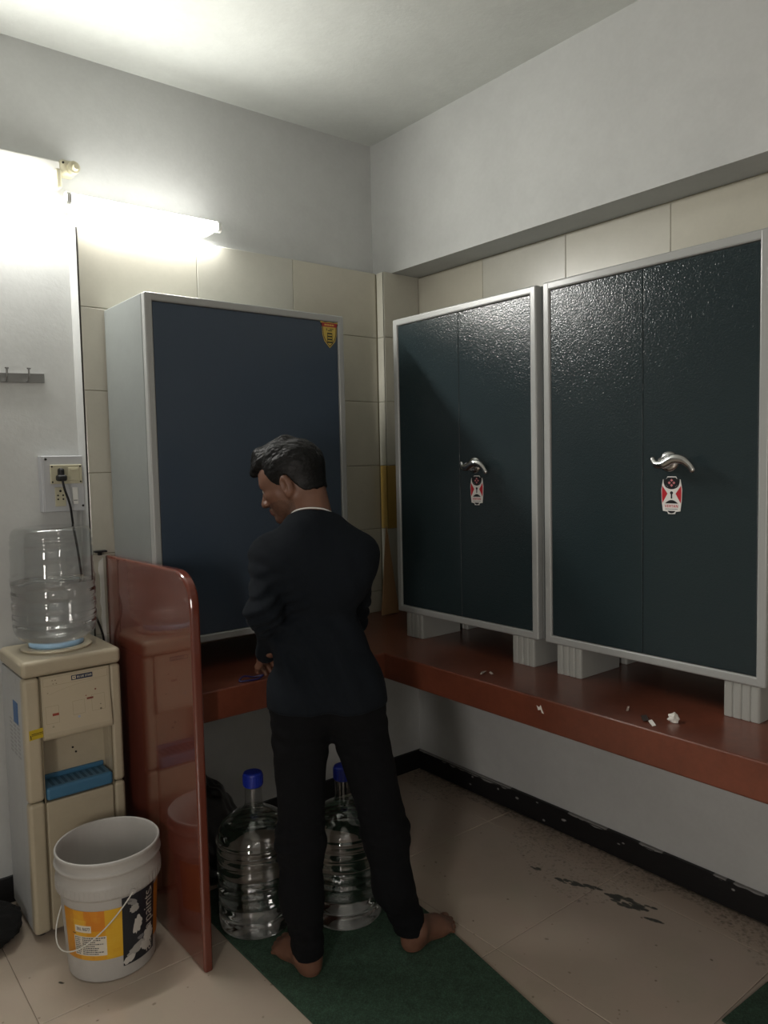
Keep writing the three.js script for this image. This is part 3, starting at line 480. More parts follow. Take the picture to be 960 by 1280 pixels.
// ---------------------------------------------------------------- paint bucket
{
  const t = thing('paint_bucket', 'white plastic paint bucket with an orange and navy label, in front of the dispenser', 'bucket', [0.768, 0.001, -2.395], -0.30);
  const R = (y) => 0.128 + y * 0.055; t.scale.set(1.035, 1.06, 1.035);
  part('tub', lathe([[0, 0.004], [0.118, 0.004], [0.122, 0], [0.127, 0.004], [R(0.06), 0.06], [R(0.16), 0.16], [R(0.252), 0.252], [0.1515, 0.254], [0.1535, 0.262], [0.1535, 0.285], [0.1525, 0.292], [0.1485, 0.30], [0.1485, 0.318], [0.154, 0.320], [0.156, 0.326], [0.155, 0.331], [0.150, 0.334], [0.150, 0.350], [0.1535, 0.354], [0.1535, 0.362], [0.150, 0.366], [0.1465, 0.362], [0.144, 0.34], [0.136, 0.2], [0.122, 0.012], [0, 0.01]], 72), M.bucket, t);
  const ribs = []; for (let i = 0; i < 64; i++) { const b = box(-0.0014, 0.0014, 0.258, 0.284, -0.0015, 0.0004); b.translate(0, 0, 0.1538); b.rotateY(i / 64 * Math.PI * 2); ribs.push(b); }
  part('rim_ribs', merge(ribs), M.bucket, t);
  const band = (y0, y1, p0, p1, e) => new THREE.LatheGeometry([new THREE.Vector2(R(y0) + e, y0), new THREE.Vector2(R(y1) + e, y1)], 40, p0, p1 - p0);
  const deg = Math.PI / 180;
  const yellow = canvasTexture(1024, 640, (c, W, H) => {
    const r = mulberry(11); c.fillStyle = '#d99a1c'; c.fillRect(0, 0, W, H);
    const blob = (x, y, w, h, col, a) => { c.globalAlpha = a; c.fillStyle = col; c.fillRect(x, y, w, h); };
    blob(0, 0, 230, H, '#c9841c', 0.7); blob(430, 0, 330, 260, '#d07a1a', 0.85); blob(760, 0, 264, H, '#dcae2a', 0.8); blob(230, 120, 230, 240, '#e0b23c', 0.6); blob(330, 380, 420, 260, '#dca338', 0.6); blob(0, 430, 330, 210, '#cf8a1d', 0.7);
    for (let i = 0; i < 60; i++) blob(r() * W, r() * H, 30 + r() * 120, 20 + r() * 90, r() < 0.5 ? '#e6bd4b' : '#c67818', 0.12);
    c.globalAlpha = 1; c.fillStyle = '#d9d3c4'; c.fillRect(250, 190, 290, 90); c.fillStyle = '#2b2a2a'; c.font = 'bold 58px sans-serif'; c.fillText('INL N677', 280, 255, 240);
    c.fillStyle = '#5a3b14'; c.font = 'bold 40px sans-serif'; c.fillRect(190, 296, 70, 12);
    c.fillStyle = '#d3cdbf'; c.fillRect(215, 330, 560, 250); c.fillStyle = '#3a3a3c'; for (let l = 0; l < 9; l++) { let x = 230; while (x < 330) { const w = 10 + r() * 24; c.fillRect(x, 344 + l * 26, w, 13); x += w + 8; } x = 372; const end = 560 + r() * 190; while (x < end) { const w = 10 + r() * 30; c.fillRect(x, 344 + l * 26, w, 13); x += w + 8; } }
  });
  part('yellow_label', band(0.072, 0.222, -66 * deg, 12 * deg, 0.0008), std({ map: yellow, roughness: 0.4, side: THREE.DoubleSide }), t, 'orange and yellow paper label');
  const navy = canvasTexture(512, 1024, (c, W, H) => {
    const r = mulberry(4); c.fillStyle = '#1d2129'; c.fillRect(0, 0, W, H); c.fillStyle = '#c4bfb4'; c.beginPath(); c.arc(430, 60, 16, 0, 7); c.fill();
    c.save(); c.translate(452, 560); c.rotate(-Math.PI / 2); c.font = '200px sans-serif'; c.fillText('paints', 0, 0, 500); c.restore();
    c.save(); c.translate(452, 1010); c.rotate(-Math.PI / 2); c.font = '200px sans-serif'; c.fillText('asian', 0, 0, 430); c.restore();
    const splat = (x, y, w, h, a, col) => { c.save(); c.translate(x, y); c.rotate(a); c.fillStyle = col; c.beginPath(); for (let i = 0; i <= 24; i++) { const t = i / 24 * Math.PI * 2, q = 0.8 + 0.4 * r(); c.lineTo(Math.cos(t) * w * q, Math.sin(t) * h * q); } c.fill(); c.restore(); };
    splat(130, 110, 90, 40, 0.8, '#8e8d8a'); splat(160, 220, 66, 60, 0.4, '#a5a39e'); splat(80, 80, 50, 14, 0.3, '#6b6c6c'); splat(200, 480, 66, 120, 0.15, '#c4c1ba'); splat(390, 740, 90, 120, 0.3, '#c4c1ba'); splat(180, 840, 150, 60, -0.5, '#a3a19c'); splat(80, 950, 90, 50, -0.4, '#c4c1ba'); splat(330, 880, 110, 60, 0.7, '#bdbab3'); splat(250, 700, 50, 30, 0, '#77787a');
  });
  part('navy_label', band(0.038, 0.246, 12 * deg, 62 * deg, 0.0009), std({ map: navy, roughness: 0.4, side: THREE.DoubleSide }), t, 'navy label splashed with white paint');
  part('orange_label', band(0.072, 0.232, 62 * deg, 100 * deg, 0.0008), std({ color: 0xc07a24, roughness: 0.4, side: THREE.DoubleSide }), t);
  // wire bail hanging down on the left side, pivoting on two ears
  const ear = 23 * deg, A = V(Math.sin(ear) * 0.153, 0.262, Math.cos(ear) * 0.153), out = V(-Math.cos(ear), 0, Math.sin(ear)), pts = [];
  for (let i = 0; i <= 24; i++) { const a = i / 24 * Math.PI, ax = Math.cos(a), dn = Math.sin(a); pts.push([A.x * ax * 1.03 + out.x * dn * 0.158, 0.262 - dn * 0.165, A.z * ax * 1.03 + out.z * dn * 0.158]); }
  part('wire_handle', tube(pts, 0.002, 80, 8), M.wire, t);
  for (const s of [1, -1]) part('ear', cylinder(0.009, 0.009, 0.008, 0, 0, 0, 'z').rotateY(ear).translate(A.x * s, 0.262, A.z * s), M.bucket, t);
}

// ---------------------------------------------------------------- mats and litter
{
  const flat = (pts, h, mat, name, label, cat, group) => { const s = new THREE.Shape(pts.map(([x, z]) => new THREE.Vector2(x, -z))); const g = new THREE.ExtrudeGeometry(s, { depth: h, bevelEnabled: true, bevelThickness: 0.001, bevelSize: 0.002, bevelSegments: 1 }); g.rotateX(-Math.PI / 2); g.translate(0, 0.002, 0); return solo(name, uvMetres(g), mat, label, cat, group); };
  flat([[1.093, -2.52], [1.088, -2.2], [1.094, -1.75], [1.10, -0.8], [1.555, -0.8], [1.597, -1.29], [1.678, -1.80], [1.70, -2.06], [1.71, -2.52]], 0.005, M.mat, 'floor_mat', 'worn dark green floor mat under the man\'s bare feet', 'mat');
  flat([[1.965, -0.99], [2.30, -0.975], [2.44, -0.975], [2.43, -0.3], [1.95, -0.3]], 0.005, M.mat, 'floor_mat', 'dark green floor mat at the bottom right corner, empty', 'mat');
}
{
  const scrap = (pts, x, y, z, turn, th = 0.0008) => { const s = new THREE.Shape(pts.map(([a, b]) => new THREE.Vector2(a, b))); const g = new THREE.ExtrudeGeometry(s, { depth: th, bevelEnabled: false }); g.rotateX(-Math.PI / 2); const p = g.attributes.position; for (let i = 0; i < p.count; i++) p.setY(i, p.getY(i) + 0.002 + 0.0025 * Math.sin(p.getX(i) * 140) + 0.0015 * Math.sin(p.getZ(i) * 190)); g.computeVertexNormals(); g.rotateY(turn); g.translate(x, y, z); return g; };
  solo('paper_strip', scrap([[-0.018, -0.004], [0.018, -0.006], [0.02, 0.004], [-0.016, 0.005]], 1.812, HC + 0.0015, -1.115, 0.9), M.paper, 'small white paper strip lying near the counter edge', 'paper', undefined);
  solo('crumpled_paper', (() => { const g = new THREE.IcosahedronGeometry(0.013, 3), p = g.attributes.position; for (let i = 0; i < p.count; i++) { const n = V(p.getX(i), p.getY(i), p.getZ(i)), s = 1 + 0.5 * noise3(n.x * 160, n.y * 160, n.z * 160); p.setXYZ(i, n.x * s, Math.max(-0.008, n.y * s * 1.1), n.z * s); } g.computeVertexNormals(); g.translate(1.872, HC + 0.0085, -1.088); return g; })(), M.paper, 'tiny crumpled white paper ball on the red counter', 'paper');
  solo('paint_chip', merge([scrap([[-0.02, -0.006], [0.012, -0.009], [0.022, 0.002], [0.004, 0.008], [-0.014, 0.004]], 1.836, HC + 0.0015, -1.765, 0.4), scrap([[-0.008, -0.004], [0.009, -0.003], [0.006, 0.005], [-0.006, 0.004]], 1.853, HC + 0.0015, -1.742, 1.3)]), std({ color: 0x9a8f86, roughness: 0.8 }), 'pale flaked paint chip on the counter in front of the corner cabinet', 'chip');
  solo('dark_flake', scrap([[-0.024, -0.006], [0.02, -0.008], [0.026, 0.006], [-0.018, 0.008]], 1.833, HC + 0.0015, -1.150, 0.75), std({ color: 0x2a201c, roughness: 0.8 }), 'dark flake lying beside the white paper strip on the counter', 'flake');
  solo('thin_flake', scrap([[-0.015, -0.003], [0.014, -0.004], [0.016, 0.003], [-0.012, 0.004]], 1.868, HC + 0.0015, -1.226, 0.5), std({ color: 0x8d7a70, roughness: 0.8 }), 'thin pale flake on the counter before the largest dark cabinet', 'flake');
  const mark = (pts, name) => { const s = new THREE.Shape(pts.map(([a, b]) => new THREE.Vector2(a, b))); const g = new THREE.ExtrudeGeometry(s, { depth: 0.0008, bevelEnabled: false }); g.rotateY(-Math.PI / 2); g.translate(CR - 0.0006 - 0.0002, 0, 0); return g; };
  solo('plaster_blob', mark([[-1.478, 0.822], [-1.468, 0.818], [-1.462, 0.826], [-1.456, 0.812], [-1.450, 0.802], [-1.458, 0.803], [-1.462, 0.812], [-1.472, 0.808], [-1.474, 0.814]]), M.paper, 'splash of white plaster stuck to the front face of the red counter', 'plaster');
  solo('bottle_ring', tube([[1.175, HC + 0.004, -2.245], [1.20, HC + 0.012, -2.262], [1.235, HC + 0.004, -2.258], [1.26, HC + 0.010, -2.238], [1.235, HC + 0.004, -2.228], [1.20, HC + 0.004, -2.232]], 0.0032, 60, 8, true), std({ color: 0x1f1a4a, roughness: 0.4 }), 'dark violet plastic ring lying on the counter beside the man\'s hand', 'ring');
  const tp = new THREE.Shape([[2.262, 1.26], [2.196, 0.8485], [2.30, 0.8485]].map(([a, b]) => new THREE.Vector2(a, b))), tg = plate(tp, 0.007, 0.0008);
  tg.translate(0, -0.849, 0); tg.rotateX(-0.085); tg.translate(0, 0.851, -2.762); solo('tile_offcut', uvMetres(tg), phys({ color: 0xb58f6a, map: tileMap, roughness: 0.35 }), 'triangular tan tile offcut leaning against the corner pillar', 'tile');
}

// ---------------------------------------------------------------- the man: distance fields meshed by surface nets
const smin = (a, b, k) => { const h = Math.max(k - Math.abs(a - b), 0) / k; return Math.min(a, b) - h * h * k * 0.25; };
const smax = (a, b, k) => -smin(-a, -b, k);
function cap(a, b, r1, r2, flat) {                             // tapered capsule; flat = [dx, dz, s] squeezes it along a level direction
  const [ax, ay, az] = a, bx = b[0] - ax, by = b[1] - ay, bz = b[2] - az, bb = bx * bx + by * by + bz * bz || 1e-9;
  return (x, y, z) => {
    let px = x - ax, py = y - ay, pz = z - az; let h = Math.min(1, Math.max(0, (px * bx + py * by + pz * bz) / bb));
    px -= bx * h; py -= by * h; pz -= bz * h;
    if (flat) { const t = (px * flat[0] + pz * flat[1]) * (1 / flat[2] - 1); px += flat[0] * t; pz += flat[1] * t; }
    return Math.sqrt(px * px + py * py + pz * pz) - (r1 + (r2 - r1) * h);
  };
}
const ell = (c, r) => (x, y, z) => { const a = (x - c[0]) / r[0], b = (y - c[1]) / r[1], d = (z - c[2]) / r[2], k0 = Math.hypot(a, b, d), k1 = Math.hypot(a / r[0], b / r[1], d / r[2]) || 1e-9; return k0 * (k0 - 1) / k1; };
const join = (k, ...f) => (x, y, z) => { let d = f[0](x, y, z); for (let i = 1; i < f.length; i++) d = smin(d, f[i](x, y, z), k); return d; };
function frame(o, X, Y, Z, f) { return (x, y, z) => { const a = x - o[0], b = y - o[1], c = z - o[2]; return f(a * X[0] + b * X[1] + c * X[2], a * Y[0] + b * Y[1] + c * Y[2], a * Z[0] + b * Z[1] + c * Z[2]); }; }
function surfaceNets(f, lo, hi, h) {
  const n = [0, 1, 2].map((i) => Math.ceil((hi[i] - lo[i]) / h) + 1), [nx, ny, nz] = n, val = new Float32Array(nx * ny * nz), id = (i, j, k) => (k * ny + j) * nx + i;
  for (let k = 0; k < nz; k++) for (let j = 0; j < ny; j++) for (let i = 0; i < nx; i++) val[id(i, j, k)] = f(lo[0] + i * h, lo[1] + j * h, lo[2] + k * h);
  const vert = new Int32Array(nx * ny * nz).fill(-1), pos = [], idx = [];
  for (let k = 0; k < nz - 1; k++) for (let j = 0; j < ny - 1; j++) for (let i = 0; i < nx - 1; i++) {
    let sx = 0, sy = 0, sz = 0, c = 0;
    const edge = (a, b, d, A, B, D) => { const u = val[id(i + a, j + b, k + d)], v = val[id(i + A, j + B, k + D)]; if ((u < 0) !== (v < 0)) { const t = u / (u - v); sx += a + (A - a) * t; sy += b + (B - b) * t; sz += d + (D - d) * t; c++; } };
    for (let p = 0; p < 2; p++) for (let q = 0; q < 2; q++) { edge(0, p, q, 1, p, q); edge(p, 0, q, p, 1, q); edge(p, q, 0, p, q, 1); }
    if (c) { vert[id(i, j, k)] = pos.length / 3; pos.push(lo[0] + (i + sx / c) * h, lo[1] + (j + sy / c) * h, lo[2] + (k + sz / c) * h); }
  }
  const quad = (a, b, c, d, flip) => (flip ? idx.push(a, c, b, a, d, c) : idx.push(a, b, c, a, c, d));
  for (let k = 1; k < nz - 1; k++) for (let j = 1; j < ny - 1; j++) for (let i = 1; i < nx - 1; i++) {
    const s = val[id(i, j, k)] < 0;
    if (s !== (val[id(i + 1, j, k)] < 0)) quad(vert[id(i, j - 1, k - 1)], vert[id(i, j, k - 1)], vert[id(i, j, k)], vert[id(i, j - 1, k)], !s);
    if (s !== (val[id(i, j + 1, k)] < 0)) quad(vert[id(i - 1, j, k - 1)], vert[id(i - 1, j, k)], vert[id(i, j, k)], vert[id(i, j, k - 1)], !s);
    if (s !== (val[id(i, j, k + 1)] < 0)) quad(vert[id(i - 1, j - 1, k)], vert[id(i, j - 1, k)], vert[id(i, j, k)], vert[id(i - 1, j, k)], !s);
  }
  const g = new THREE.BufferGeometry(), nr = new Float32Array(pos.length), e = h * 0.6;
  for (let i = 0; i < pos.length; i += 3) { const x = pos[i], y = pos[i + 1], z = pos[i + 2]; let a = f(x + e, y, z) - f(x - e, y, z), b = f(x, y + e, z) - f(x, y - e, z), c = f(x, y, z + e) - f(x, y, z - e), l = Math.hypot(a, b, c) || 1; nr[i] = a / l; nr[i + 1] = b / l; nr[i + 2] = c / l; }
  g.setAttribute('position', new THREE.Float32BufferAttribute(pos, 3)); g.setAttribute('normal', new THREE.BufferAttribute(nr, 3)); g.setIndex(idx); return uvMetres(g);
}
{
  const man = thing('person', 'barefoot man in a dark long-sleeved top and black trousers, seen from behind, head turned left', 'person', [0, 0, 0]);
  const S = [0.8, 0, 0.6], F = [0.6, 0, -0.8], at = (c, s, y = 0, f = 0) => [c[0] + S[0] * s + F[0] * f, c[1] + y, c[2] + S[2] * s + F[2] * f], flat = (s) => [F[0], F[2], s];
  const shL = [1.160, 1.295, -2.006], shR = [1.390, 1.290, -1.847], elL = [1.105, 1.140, -1.940], wrL = [1.212, 0.968, -2.108], elR = [1.462, 1.06, -1.985], wrR = [1.450, 0.955, -2.135];
  const neck0 = [1.270, 1.385, -1.925], chest = [1.280, 1.215, -1.938], belly = [1.279, 1.03, -1.925], pelvis = [1.285, 0.885, -1.893];
  const hipL = [1.212, 0.83, -1.928], hipR = [1.356, 0.82, -1.846], knL = [1.199, 0.41, -1.932], knR = [1.452, 0.39, -1.828], anL = [1.197, 0.075, -1.905], anR = [1.516, 0.07, -1.786];
  // --- body under and outside the clothes: one continuous skin
  const d = 0.016;
  const torso = (e) => join(0.07, cap(at(chest, -0.062, 0.01), at(chest, 0.062, 0.01), 0.108 - e, 0.108 - e, flat(0.86)), cap(at(belly, -0.045), at(belly, 0.036), 0.105 - e, 0.105 - e, flat(0.85)), cap(at(pelvis, -0.055), at(pelvis, 0.055), 0.114 - e, 0.114 - e, flat(0.92)),
    cap(at(neck0, -0.02, -0.024), at(shL, 0.02, 0.012), 0.058 - e, 0.056 - e), cap(at(neck0, 0.02, -0.024), at(shR, -0.02, 0.012), 0.058 - e, 0.056 - e), cap(at(neck0, 0, -0.01), chest, 0.06 - e, 0.10 - e), cap(at(chest, -0.075, 0.035, -0.02), at(chest, 0.075, 0.035, -0.02), 0.088 - e, 0.088 - e));
  const legs = (e) => [join(0.05, cap(hipL, knL, 0.088 - e, 0.064 - e), cap(knL, at(knL, -0.0, -0.16, -0.012), 0.064 - e, 0.056 - e), cap(at(knL, 0, -0.16, -0.012), anL, 0.056 - e, 0.047 - e)), join(0.05, cap(hipR, knR, 0.09 - e, 0.066 - e), cap(knR, at(knR, 0.02, -0.16, -0.012), 0.066 - e, 0.058 - e), cap(at(knR, 0.02, -0.16, -0.012), anR, 0.058 - e, 0.050 - e))];
  const arms = (e) => [join(0.03, cap(shL, elL, 0.056 - e, 0.047 - e), cap(elL, wrL, 0.047 - e, 0.034 - e)), join(0.03, cap(shR, elR, 0.056 - e, 0.047 - e), cap(elR, wrR, 0.047 - e, 0.034 - e))];
  const bodyField = join(0.04, torso(d), ...legs(d), ...arms(d * 0.7));
  const bodyGeo = surfaceNets(bodyField, [0.95, 0.05, -2.25], [1.62, 1.42, -1.70], 0.012);
  // --- head
  const dir = [-0.59, -0.808], pitch = 20 * Math.PI / 180, HZ = [dir[0] * Math.cos(pitch), -Math.sin(pitch), dir[1] * Math.cos(pitch)], HY = [dir[0] * Math.sin(pitch), Math.cos(pitch), dir[1] * Math.sin(pitch)], HX = [HY[1] * HZ[2] - HY[2] * HZ[1], HY[2] * HZ[0] - HY[0] * HZ[2], HY[0] * HZ[1] - HY[1] * HZ[0]];
  const H0 = [1.254, 1.503, -2.000], toLocal = (p) => { const q = p.map((v, i) => v - H0[i]), D = (A) => q[0] * A[0] + q[1] * A[1] + q[2] * A[2]; return [D(HX), D(HY), D(HZ)]; };
  const nb = toLocal(neck0), cranium = ell([0, 0.046, -0.012], [0.074, 0.086, 0.096]);
  const ear = (s) => { const e1 = ell([s * 0.076, 0.002, -0.008], [0.012, 0.031, 0.019]), lobe = ell([s * 0.073, -0.024, -0.001], [0.008, 0.011, 0.009]), cc = ell([s * 0.086, 0.002, -0.002], [0.008, 0.019, 0.010]); return (x, y, z) => smax(smin(e1(x, y, z), lobe(x, y, z), 0.008), -cc(x, y, z), 0.005); };
  const soft = join(0.03, cranium, ell([0, -0.005, 0.035], [0.060, 0.075, 0.060]), cap([0, -0.045, 0.02], [0, -0.078, 0.066], 0.047, 0.024), ell([0, 0.045, 0.055], [0.055, 0.045, 0.035]));
  const faceDetail = join(0.012, soft, cap([0, 0.012, 0.093], [0, -0.022, 0.110], 0.008, 0.0125), ell([0.013, -0.026, 0.100], [0.008, 0.007, 0.009]), ell([-0.013, -0.026, 0.100], [0.008, 0.007, 0.009]), cap([-0.036, 0.030, 0.079], [0.036, 0.030, 0.079], 0.011, 0.011), cap([-0.042, -0.008, 0.068], [-0.05, -0.01, 0.04], 0.014, 0.012), cap([0.042, -0.008, 0.068], [0.05, -0.01, 0.04], 0.014, 0.012), ell([0, -0.047, 0.092], [0.020, 0.006, 0.009]), ell([0, -0.058, 0.089], [0.018, 0.007, 0.010]), ell([0, -0.082, 0.079], [0.016, 0.012, 0.012]));
  const sockets = join(0.004, ell([0.031, 0.012, 0.096], [0.015, 0.011, 0.016]), ell([-0.031, 0.012, 0.096], [0.015, 0.011, 0.016]));
  const eyes = join(0.001, ell([0.031, 0.012, 0.079], [0.0115, 0.0115, 0.0115]), ell([-0.031, 0.012, 0.079], [0.0115, 0.0115, 0.0115]));
  const mouth = cap([-0.018, -0.0525, 0.101], [0.018, -0.0525, 0.101], 0.0022, 0.0022);
  const neckF = join(0.03, cap([0, -0.02, -0.03], nb, 0.054, 0.056), cap([0, 0.0, -0.05], [nb[0], nb[1], nb[2] - 0.01], 0.045, 0.052));
  const eL = ear(1), eR = ear(-1);
  const headLocal = (x, y, z) => { let v = faceDetail(x, y, z); v = smax(v, -sockets(x, y, z), 0.008); v = smin(v, eyes(x, y, z), 0.003); v = smax(v, -mouth(x, y, z), 0.003); v = smin(v, Math.min(eL(x, y, z), eR(x, y, z)), 0.006); return smin(v, neckF(x, y, z), 0.03); };
  const headGeo = surfaceNets(frame(H0, HX, HY, HZ, headLocal), [H0[0] - 0.17, 1.355, H0[2] - 0.17], [H0[0] + 0.15, 1.66, H0[2] + 0.16], 0.0034);
  // --- hands
  const norm = (v) => { const l = Math.hypot(...v); return v.map((q) => q / l); }, cross = (a, b) => [a[1] * b[2] - a[2] * b[1], a[2] * b[0] - a[0] * b[2], a[0] * b[1] - a[1] * b[0]];
  function hand(W, fwd, back, thumbSign) {                      // back = direction the back of the hand faces
    const Z = norm(fwd), X = norm(cross(back, Z)), Y = cross(Z, X), parts = [];
    const palm = (x, y, z) => { const qx = Math.abs(x) - 0.027, qy = Math.abs(y) - 0.003, qz = Math.abs(z - 0.052) - 0.036; return Math.hypot(Math.max(qx, 0), Math.max(qy, 0), Math.max(qz, 0)) + Math.min(0, Math.max(qx, qy, qz)) - 0.0105; };
    const base = join(0.02, palm, cap([0, 0, -0.05], [0, 0, 0.02], 0.025, 0.024));
    [[0.0275, 0.068], [0.0095, 0.077], [-0.0085, 0.071], [-0.026, 0.055]].forEach(([x, L], i) => {
      let p = [x * thumbSign, 0, 0.088], ang = 0.25; const bends = [0.35 + i * 0.06, 0.65, 0.45], seg = [0.45, 0.30, 0.25];
      const f = []; for (let s = 0; s < 3; s++) { ang += s ? bends[s] : 0.1; const l = L * seg[s], q = [p[0] + x * thumbSign * 0.06 * seg[s], p[1] - Math.sin(ang) * l, p[2] + Math.cos(ang) * l]; f.push(cap(p, q, 0.0092 - s * 0.0009, 0.0085 - s * 0.0009)); p = q; } parts.push(join(0.004, ...f));
    });
    const th = join(0.006, cap([0.022 * thumbSign, -0.004, 0.022], [0.047 * thumbSign, -0.016, 0.052], 0.0125, 0.0105), cap([0.047 * thumbSign, -0.016, 0.052], [0.054 * thumbSign, -0.026, 0.078], 0.0105, 0.0085));
    const all = (x, y, z) => { let v = smin(base(x, y, z), th(x, y, z), 0.01), q = parts[0](x, y, z); for (let i = 1; i < 4; i++) q = Math.min(q, parts[i](x, y, z)); return smin(v, q, 0.006); };
    const c = [0, 1, 2].map((i) => W[i] + Z[i] * 0.06);
    return surfaceNets(frame(W, X, Y, Z, all), c.map((v) => v - 0.135), c.map((v) => v + 0.135), 0.0032);
  }
  const handL = hand(wrL, [0.40, -0.38, -0.84], [-0.35, 0.85, -0.3], 1), handR = hand(wrR, [-0.22, -0.38, -0.89], [0.35, 0.85, -0.2], -1);
  // --- bare feet
  function foot(heel, fwd, outer, lean) {
    const Z = norm([fwd[0], 0, fwd[1]]), X = [outer[0], 0, outer[1]], toes = [[-0.029, 0.237, 0.0135], [-0.009, 0.238, 0.0098], [0.0085, 0.228, 0.0092], [0.0245, 0.215, 0.0088], [0.038, 0.198, 0.0085]];
    const f = join(0.03, ell([0, 0.028, 0.036], [0.031, 0.034, 0.037]), cap([0.004, 0.034, 0.05], [0.004, 0.026, 0.15], 0.032, 0.030), ell([-0.004, 0.019, 0.165], [0.045, 0.021, 0.045]), cap([0, 0.068, 0.055], [-0.008, 0.038, 0.14], 0.036, 0.022), cap([0, 0.07, 0.045], [lean[0], 0.14, 0.045 + lean[1]], 0.036, 0.034), ell([-0.036, 0.072, 0.05], [0.012, 0.014, 0.014]), ell([0.034, 0.062, 0.045], [0.012, 0.014, 0.014]));
    const tf = toes.map(([x, z, r]) => join(0.004, cap([x * 0.9, 0.020, 0.175], [x, 0.017, z - 0.022], r * 0.95, r * 0.86), cap([x, 0.017, z - 0.022], [x, r * 0.95, z - r], r * 0.86, r)));
    const all = (x, y, z) => { let v = f(x, y, z), q = 1e9; for (const t of tf) q = Math.min(q, t(x, y, z)); return smax(smin(v, q, 0.008), 0.0008 - y, 0.004); };
    const c = [heel[0] + Z[0] * 0.12, heel[1], heel[2] + Z[2] * 0.12];
    return surfaceNets(frame(heel, X, [0, 1, 0], Z, all), [c[0] - 0.155, heel[1] - 0.01, c[2] - 0.155], [c[0] + 0.155, heel[1] + 0.19, c[2] + 0.155], 0.0036);
  }
  const footL = foot([1.203, 0.0085, -1.862], [-0.03, -1], [-1, 0.03], [0, 0]), footR = foot([1.478, 0.0085, -1.782], [1, -0.06], [0.06, 1], [0, -0.02]);
  const geos = [bodyGeo, headGeo, handL, handR, footL, footR], skinC = new THREE.Color('#6c4b3b'), stub = new THREE.Color('#3a2a22'), lip = new THREE.Color('#6e4038'), browC = new THREE.Color('#15100d'), eyeC = new THREE.Color('#b8b0a6'), sole = new THREE.Color('#8f6149');
  for (const g of geos) {
    const p = g.attributes.position, col = new Float32Array(p.count * 3), c = new THREE.Color();
    for (let i = 0; i < p.count; i++) {
      const w = [p.getX(i), p.getY(i), p.getZ(i)]; c.copy(skinC); const m = noise3(w[0] * 60, w[1] * 60, w[2] * 60); c.offsetHSL(0, 0, 0.012 * m);
      if (g === headGeo) {
        const [x, y, z] = toLocal(w), ax = Math.abs(x);
        const jaw = y < -0.03 - 0.25 * Math.max(0, 0.05 - z) && z > -0.01 ? 0.75 : 0; if (jaw) c.lerp(stub, jaw * (0.6 + 0.4 * noise3(x * 400, y * 400, z * 400)));
        if (y < -0.038 && y > -0.045 && z > 0.085 && ax < 0.025) c.lerp(stub, 0.8);
        if (y < -0.045 && y > -0.066 && z > 0.088 && ax < 0.021) c.lerp(lip, 0.9);
        if (y > 0.026 && y < 0.037 && ax > 0.012 && ax < 0.048 && z > 0.06) c.lerp(browC, 0.85);
        const ed = Math.hypot(ax - 0.031, y - 0.012, z - 0.079); if (ed < 0.0125) { const iris = Math.hypot(ax - 0.031, y - 0.010) < 0.0055; c.copy(iris ? browC : eyeC); }
      }
      if (g === footL || g === footR) { if (w[1] < 0.02) c.lerp(sole, 0.5); }
      col.set([c.r, c.g, c.b], i * 3);
    }
    g.setAttribute('color', new THREE.BufferAttribute(col, 3));
  }
  const body = mergeGeometries(geos.map((g) => { const q = g.clone(); return q; }));
  part('body', body, M.skin, man);
  // --- clothes
  const armL = arms(0)[0], armR = arms(0)[1], tor = torso(0);
  const [lL0, lR0] = legs(0), hipsF = cap(at(pelvis, -0.05), at(pelvis, 0.05), 0.106, 0.106, flat(0.9));
  const shirtF = (x, y, z) => {
    let v = smin(smin(tor(x, y, z), armL(x, y, z), 0.022), armR(x, y, z), 0.022);
    const lon = (x - 1.28) * S[0] + (z + 1.93) * S[2];          // across the back
    let fold = 0.0045 * noise3(x * 9 + 3, y * 4.5, z * 9) + 0.0025 * noise3(x * 22, y * 12 + lon * 14, z * 22);
    fold += 0.0035 * Math.sin((y * 0.9 + lon * 1.5) * 46 + 2 * noise3(x * 6, y * 6, z * 6)) * Math.exp(-(((y - 0.98) / 0.16) ** 2));
    const de = Math.hypot(x - elL[0], y - elL[1], z - elL[2]); fold += 0.005 * Math.sin((y - x * 0.6) * 150) * Math.exp(-((de / 0.09) ** 2));
    const dr = Math.hypot(x - elR[0], y - elR[1], z - elR[2]); fold += 0.004 * Math.sin((y + z * 0.5) * 130) * Math.exp(-((dr / 0.09) ** 2));
    const ds = Math.hypot(x - shL[0], y - shL[1] + 0.08, z - shL[2]); fold += 0.003 * Math.sin((x + y) * 110) * Math.exp(-((ds / 0.09) ** 2));
    v = smin(v, smin(smin(lL0(x, y, z), lR0(x, y, z), 0.03), hipsF(x, y, z), 0.06) - 0.011, 0.02);
    v -= 0.002 + fold * 1.5;
    const hem = 0.832 + 0.008 * noise3(x * 14, 0, z * 14); v = smax(v, hem - y, 0.012);
    // neckline: cut along a tilted plane round the neck
    const nc = (x - neck0[0]) * F[0] + (z - neck0[2]) * F[2]; v = smax(v, y - (1.412 - nc * 0.45), 0.006);
    // cuffs
    for (const [w, e] of [[wrL, elL], [wrR, elR]]) { const L = Math.hypot(w[0] - e[0], w[1] - e[1], w[2] - e[2]), t = ((x - w[0]) * (w[0] - e[0]) + (y - w[1]) * (w[1] - e[1]) + (z - w[2]) * (w[2] - e[2])) / L, near = Math.hypot(x - w[0], y - w[1], z - w[2]); if (near < 0.09) v = smax(v, t, 0.004); }
    return v;
  };
  const shirt = part('shirt', surfaceNets(shirtF, [0.97, 0.80, -2.24], [1.62, 1.45, -1.70], 0.0075), M.shirt, man);
  const [lL, lR] = legs(0);
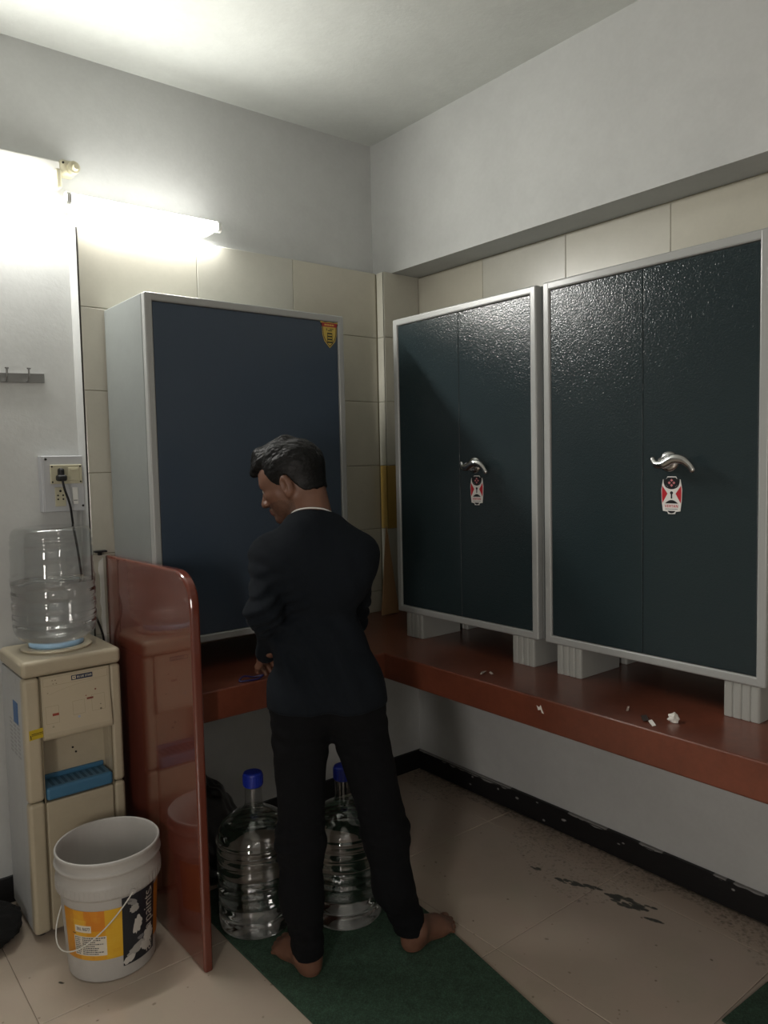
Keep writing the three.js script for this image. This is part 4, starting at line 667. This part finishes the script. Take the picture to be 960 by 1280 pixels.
  const trousersF = (x, y, z) => {
    let v = smin(smin(lL(x, y, z), lR(x, y, z), 0.03), hipsF(x, y, z), 0.06);
    let fold = 0.004 * noise3(x * 12, y * 7, z * 12) + 0.003 * noise3(x * 25, y * 16, z * 25);
    fold += 0.003 * Math.sin(y * 120 + 8 * x + 3 * noise3(x * 9, y * 9, z * 9)) * (Math.exp(-(((y - 0.43) / 0.09) ** 2)) + 0.8 * Math.exp(-(((y - 0.13) / 0.06) ** 2)) + 0.8 * Math.exp(-(((y - 0.74) / 0.07) ** 2)));
    v -= 0.002 + fold; return smax(smax(v, 0.068 + (x > 1.36 ? 0.0 : -0.004) - y, 0.006), y - 0.95, 0.01);
  };
  part('trousers', surfaceNets(trousersF, [1.03, 0.04, -2.10], [1.64, 0.98, -1.68], 0.0078), M.trousers, man);
  const ringPts = []; for (let i = 0; i < 28; i++) { const a = i / 28 * Math.PI * 2, s = Math.cos(a) * 0.0635, f = Math.sin(a) * 0.060; ringPts.push([neck0[0] + S[0] * s + F[0] * (f + 0.004), 1.4135 - (f + 0.004) * 0.45, neck0[2] + S[2] * s + F[2] * (f + 0.004)]); }
  part('undershirt_collar', tube(ringPts, 0.0024, 80, 8, true), M.white, man, 'thin white undershirt collar');
  // --- hair: shaped cap with a swept-up front
  const quiff = join(0.02, cap([0.0, 0.128, -0.02], [0.012, 0.118, 0.062], 0.030, 0.026), cap([0.012, 0.118, 0.062], [0.014, 0.080, 0.102], 0.026, 0.014), cap([-0.03, 0.115, 0.0], [-0.02, 0.10, 0.07], 0.026, 0.02), cap([0.035, 0.11, 0.0], [0.036, 0.092, 0.078], 0.024, 0.014)), shellF = ell([0, 0.050, -0.016], [0.081, 0.092, 0.106]);
  const lineAt = (z) => { const pts = [[-0.13, -0.044], [-0.085, -0.042], [-0.05, -0.030], [-0.032, -0.006], [-0.018, 0.030], [0.002, 0.034], [0.010, -0.002], [0.026, 0.0], [0.036, 0.020], [0.055, 0.042], [0.075, 0.056], [0.13, 0.060]]; for (let i = 0; i + 1 < pts.length; i++) if (z <= pts[i + 1][0]) { const t = (z - pts[i][0]) / (pts[i + 1][0] - pts[i][0]); return pts[i][1] + (pts[i + 1][1] - pts[i][1]) * Math.max(0, t); } return 0.068; };
  const hairF = frame(H0, HX, HY, HZ, (x, y, z) => {
    let v = smin(shellF(x, y, z), neckF(x, y, z) - 0.006, 0.02), top = smin(v, quiff(x, y, z), 0.02);
    top -= (0.0022 * noise3(x * 170, y * 60, z * 34) + 0.0014 * noise3(x * 380, y * 120, z * 80)) * Math.min(1, Math.max(0, (y - 0.02) / 0.06)) + 0.0006 * noise3(x * 500, y * 500, z * 500);
    return smax(top, (lineAt(z) + 0.004 * noise3(x * 120, 1, z * 120) - y) * 0.8, 0.008);
  });
  part('hair', surfaceNets(hairF, [H0[0] - 0.19, 1.40, H0[2] - 0.19], [H0[0] + 0.16, 1.70, H0[2] + 0.16], 0.0034), M.hair, man, 'short black hair swept up at the front');
}

scene.traverse((o) => { if (o.isMesh) { o.castShadow = true; o.receiveShadow = true; } });
renderer.render(scene, camera);
